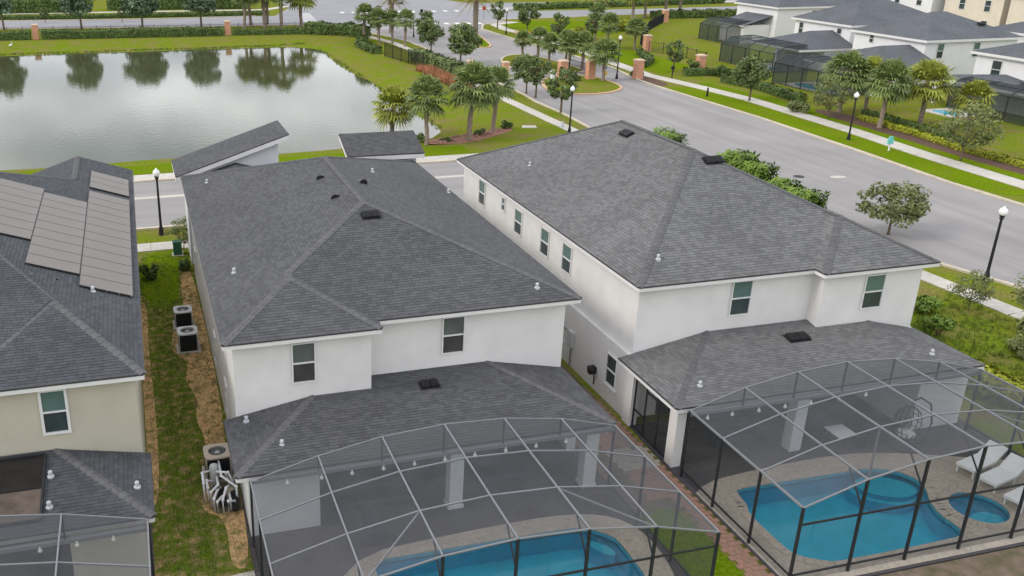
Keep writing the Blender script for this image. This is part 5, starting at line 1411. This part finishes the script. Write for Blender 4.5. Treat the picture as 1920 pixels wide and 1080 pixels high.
# straw coloured grasses by the pond corner, reeds along its edge
def tufts(mb, pts, hmin, hmax, nb, spread, w):
    for (x, y) in pts:
        z0 = gz(x, y); bt = rnd()
        for _ in range(nb):
            a = U(0, 6.28); h = U(hmin, hmax); s = U(.1, 1)*spread; p = V((x+U(-.1, .1), y+U(-.1, .1), z0)); q = p+V((math.cos(a)*s, math.sin(a)*s, h)); n = V((-math.sin(a), math.cos(a), 0))*w
            mb.add([p-n, p+n, q], 0, min(1, max(0, bt*.6+.2+U(-.2, .2))))
b = MB(); tufts(b, [(38.0+U(-1.1, 1.1), U(102, 118)) for _ in range(420)], .4, 1.0, 12, .45, .035)
stuff(tag(b.build('ornamental_grass', 'grass_straw', tone=True), 'bank of pinkish straw coloured grasses by the pond corner', 'grass'))
b = MB(); tufts(b, [(p, 150.2+U(-.3, .5)) for p in [U(-40, 28) for _ in range(700)]] + [(29.0+U(-.3, .5), U(84, 146)) for _ in range(300)], .08, .28, 5, .12, .03)
stuff(tag(b.build('bank_reeds', 'leaf_hedge', tone=True), 'thin dark fringe of reeds along the far pond bank', 'reeds'))
b = MB(); pts = []
while len(pts) < 2600:
    x, y = U(-.7, 2.4), U(17, 53)
    f = 1.0 if (.0 < x < 1.25 and y < 46) else .28
    if y > 45: f = .7
    if rnd() < f: pts.append((x, y))
tufts(b, pts, .05, .16, 7, .10, .012)
pts2 = [(U(33, 42), U(20, 36)) for _ in range(1500)]
tufts(b, pts2, .1, .3, 7, .15, .02)
stuff(tag(b.build('rough_grass', 'grass_blade', tone=True), 'rough grass growing in the side yards of the houses', 'grass'))
b = MB(); pts = [(U(-.7, 2.4), U(17, 46)) for _ in range(1900)]
tufts(b, pts, .03, .10, 6, .12, .014)
stuff(tag(b.build('dry_grass', 'leaf_dry', tone=True), 'dry straw scattered over the sandy strips beside the centre house', 'grass'))
# rocks in the mulch bed
for i in range(26):
    x = U(26, 34); y = 76.6+(x-26)*.45+U(-.5, .9); r = U(.14, .34)
    b = MB(); b.sphere((x, y, .03), r, 8, 5, sq=(1, U(.7, 1.1), .6))
    b.v = [(p[0]+U(-.03, .03), p[1]+U(-.03, .03), p[2]+U(-.03, .03)) for p in b.v]
    tag(b.build('rock', 'rock'), 'reddish rock lying in the mulch bed under the pond palms', 'rock', 'rocks in the mulch bed')

# ------------------------------------------------------------------ houses across the road
def far_house(label, x0, x1, y0, y1, ez, rise, wm='stucco_far', wins=(), ridge_dir='y', ov=.45, south='stucco_far', vents=()):
    t = thing('house', label, 'house', ((x0+x1)/2, (y0+y1)/2, 0), 'houses across the entrance road')
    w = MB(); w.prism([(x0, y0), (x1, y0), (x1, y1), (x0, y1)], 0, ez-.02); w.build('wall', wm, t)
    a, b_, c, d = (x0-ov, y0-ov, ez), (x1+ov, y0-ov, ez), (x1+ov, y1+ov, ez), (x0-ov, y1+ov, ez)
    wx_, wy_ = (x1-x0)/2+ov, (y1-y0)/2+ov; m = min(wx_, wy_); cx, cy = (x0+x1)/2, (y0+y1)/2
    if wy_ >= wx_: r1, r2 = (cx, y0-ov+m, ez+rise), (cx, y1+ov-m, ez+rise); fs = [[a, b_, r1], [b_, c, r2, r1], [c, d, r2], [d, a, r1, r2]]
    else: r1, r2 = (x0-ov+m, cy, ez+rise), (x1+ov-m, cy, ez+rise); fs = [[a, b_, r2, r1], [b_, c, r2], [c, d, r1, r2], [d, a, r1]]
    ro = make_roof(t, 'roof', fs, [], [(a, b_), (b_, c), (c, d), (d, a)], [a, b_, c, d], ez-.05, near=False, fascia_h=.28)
    for p, n in vents: slat_vent(ro, p, n, .9, .5)
    for c_, w_, h_, n_, up_m in wins: window(t, c_, w_, h_, n_, upper=up_m, lower='glass', depth=.1)
    return t
hb = far_house('white two storey house with dark grey roof, middle one across the road', 91.0, 104.5, 89.2, 100.6, 5.7, 2.6,
    wins=[((93.2, 89.2, 4.35), 1.0, 1.7, (0, -1, 0), 'blind'), ((98.5, 89.2, 4.35), 1.0, 1.7, (0, -1, 0), 'blind'), ((91.0, 97.6, 4.9), .7, 1.0, (-1, 0, 0), 'glass')], vents=[((101, 91.5, 7.05), (0, -.45, 1))])
hc = far_house('white two storey house with blue grey roof, left of the middle one across the road', 94.2, 110, 104.9, 116.0, 5.7, 2.7,
    wins=[((94.2, 107.0, 4.3), .9, 1.6, (-1, 0, 0), 'glass'), ((94.2, 114.6, 4.3), .9, 1.7, (-1, 0, 0), 'glass'), ((95.6, 104.9, 4.3), 1.0, 1.7, (0, -1, 0), 'blind')], vents=[((104.5, 107.5, 6.9), (0, -.45, 1))])
hd = far_house('white two storey house at the left end of the row across the road', 101.5, 124, 129.5, 140, 5.8, 2.8,
    wins=[((108.5, 129.5, 4.3), 1.1, 1.7, (0, -1, 0), 'blind')])
w = MB(); w.prism([(96.6, 130.8), (101.48, 130.8), (101.48, 137), (96.6, 137)], 0, 2.9); w.build('wall', 'stucco_far', hd)
make_roof(hd, 'lower_roof', [[(96.2, 130.4, 2.9), (101.45, 130.4, 4.4), (101.45, 137.4, 4.4), (96.2, 137.4, 2.9)]], [], [((96.2, 130.4, 2.9), (96.2, 137.4, 2.9))], near=False)
he = far_house('white two storey house at the right edge across the road', 88.7, 102, 66, 80.0, 5.7, 2.6,
    wins=[((88.7, 77.3, 4.1), 1.2, 1.9, (-1, 0, 0), 'glass'), ((88.7, 71.0, 1.5), 1.2, 1.5, (-1, 0, 0), 'glass')], vents=[((92, 77, 7.1), (-.4, 0, 1))])
hf = far_house('white house with grey roof behind the middle house across the road', 108.5, 122, 84, 97, 5.7, 2.6, vents=[((111, 90, 6.7), (-.4, 0, 1))])
for i, (x0, y0, l, m) in enumerate(((126.5, 124.5, 'cream townhouse at the left of the back row', 'stucco_far'), (127.5, 112.5, 'cream townhouse second from left in the back row', 'stucco_cream'), (127.0, 100.5, 'cream townhouse third from left in the back row', 'stucco_cream'), (127.5, 88.5, 'cream townhouse at the right of the back row', 'stucco_cream'))):
    far_house(l, x0, x0+13, y0, y0+10.5, 8.6, 2.6, wm=m, wins=[((x0, y0+2.6, 6.6), 1.1, 1.7, (-1, 0, 0), 'glass'), ((x0, y0+7.2, 6.6), 1.1, 1.7, (-1, 0, 0), 'glass'), ((x0, y0+2.6, 3.6), 1.1, 1.7, (-1, 0, 0), 'glass'), ((x0, y0+7.2, 3.6), 1.1, 1.7, (-1, 0, 0), 'glass')])
def wing(house, x0, x1, y0, y1, ez, az, wall_from=None, cols=()):
    """single storey rear wing with a hipped roof leaning on the house wall at x1"""
    my = (y0+y1)/2; hw = (y1-y0)/2; xa = min(x1-.05, x0+hw)
    a, b_, c, d = (x0, y0, ez), (x1, y0, ez), (x1, y1, ez), (x0, y1, ez); r1 = (xa, my, az); r2 = (x1, my, az)
    make_roof(house, 'lower_roof', [[a, b_, r2, r1], [d, a, r1], [c, d, r1, r2]], [], [(a, b_), (d, a), (c, d)], [a, b_, c, d], ez-.05, near=False, fascia_h=.25)
    if wall_from is not None:
        w = MB(); w.prism([(wall_from, y0+.4), (x1-.02, y0+.4), (x1-.02, y1-.4), (wall_from, y1-.4)], 0, ez-.1); w.build('wall', 'stucco_far', house)
    for cx, cy in cols:
        w = MB(); w.box((cx-.25, cy-.25, 0), (cx+.25, cy+.25, ez-.1)); w.build('column', 'stucco_far', house)
wing(hc, 85.3, 94.15, 103.2, 113.4, 2.9, 4.7, 89.5, [(86, 104.0), (86, 108.5)])
wing(hb, 81.0, 90.95, 85.8, 97.2, 2.9, 4.9, 86.5, [(81.8, 86.6), (84.6, 86.6), (81.8, 92)])
wing(he, 85.0, 88.65, 70.0, 82.0, 2.9, 3.8, None, [(85.6, 81.4)])
SF = ('screen_far', 'screen_far')
def cage_x(label, xs, zs, ys):
    """cage on the west side of a far house"""
    n = len(ys); t = thing('screen_cage', label, 'pool cage', (xs[0], ys[0], 0), 'far pool cages')
    for i, y in enumerate(ys):
        b = MB(); b.beam((xs[0], y, 0), (xs[0], y, zs[0]), .09, .09); b.beam((xs[0], y, zs[0]), (xs[1], y, zs[1]), .09, .09); b.beam((xs[1], y, zs[1]), (xs[2], y, zs[2]), .09, .09); b.build('frame', 'bronze', t)
    for i in range(n-1):
        for k in range(2):
            b = MB(); b.add([(xs[k], ys[i], zs[k]), (xs[k], ys[i+1], zs[k]), (xs[k+1], ys[i+1], zs[k+1]), (xs[k+1], ys[i], zs[k+1])]); b.build('roof_panel', 'screen_far', t)
        b = MB(); b.add([(xs[0], ys[i], 0), (xs[0], ys[i+1], 0), (xs[0], ys[i+1], zs[0]), (xs[0], ys[i], zs[0])]); b.build('wall_panel', 'screen_far', t)
    for y in (ys[0], ys[-1]):
        b = MB(); b.add([(xs[0], y, 0), (xs[2], y, 0), (xs[2], y, zs[2]), (xs[1], y, zs[1]), (xs[0], y, zs[0])]); b.build('wall_panel', 'screen_far', t)
    b = MB()
    for k in range(3): b.beam((xs[k], ys[0], zs[k]), (xs[k], ys[-1], zs[k]), .09, .09)
    b.build('purlin', 'bronze', t)
cage_x('dark screen cage with a pool behind the blue grey roofed house across the road', [81.6, 83.2, 86.5], [2.5, 3.4, 3.5], [103.5, 106.5, 109.5, 112.3, 115])
cage_x('dark screen cage behind the middle house across the road', [77.0, 78.6, 82.0], [2.5, 3.3, 3.4], [87.0, 89.6, 92.2, 94.8, 97.3])
cage_x('dark screen cage at the left end of the row across the road', [94.0, 95.6, 98.5], [2.5, 3.4, 3.5], [131.5, 134, 136.5, 139.0])
cage_x('dark screen cage at the right edge across the road', [84.2, 85.4, 87.8], [2.5, 3.2, 3.4], [68, 71.3, 74.8, 78.2])
def far_pool(label, x0, x1, y0, y1):
    t = thing('swimming_pool', label, 'pool', ((x0+x1)/2, (y0+y1)/2, 0), 'far backyard pools')
    b = MB(); b.box((x0-.6, y0-.6, 0), (x1+2.0, y1+.6, .10)); b.build('deck', 'concrete', t)
    b = MB(); L = smooth_loop([(x0, y0), (x1, y0), (x1, y1), (x0, y1)], 2); plane_poly(b, L, (), .105); b.build('basin', 'pool_plaster', t)
    b = MB(); plane_poly(b, L, (), .125); b.build('water', 'pool_water', t)
far_pool('small blue pool inside the cage of the blue grey roofed house', 82.6, 85.2, 105, 110.5)
far_pool('small blue pool inside the cage of the middle house across the road', 78.0, 80.6, 89, 95.5)
far_pool('small dark blue pool at the right edge across the road', 81.2, 82.8, 74.6, 77.5)
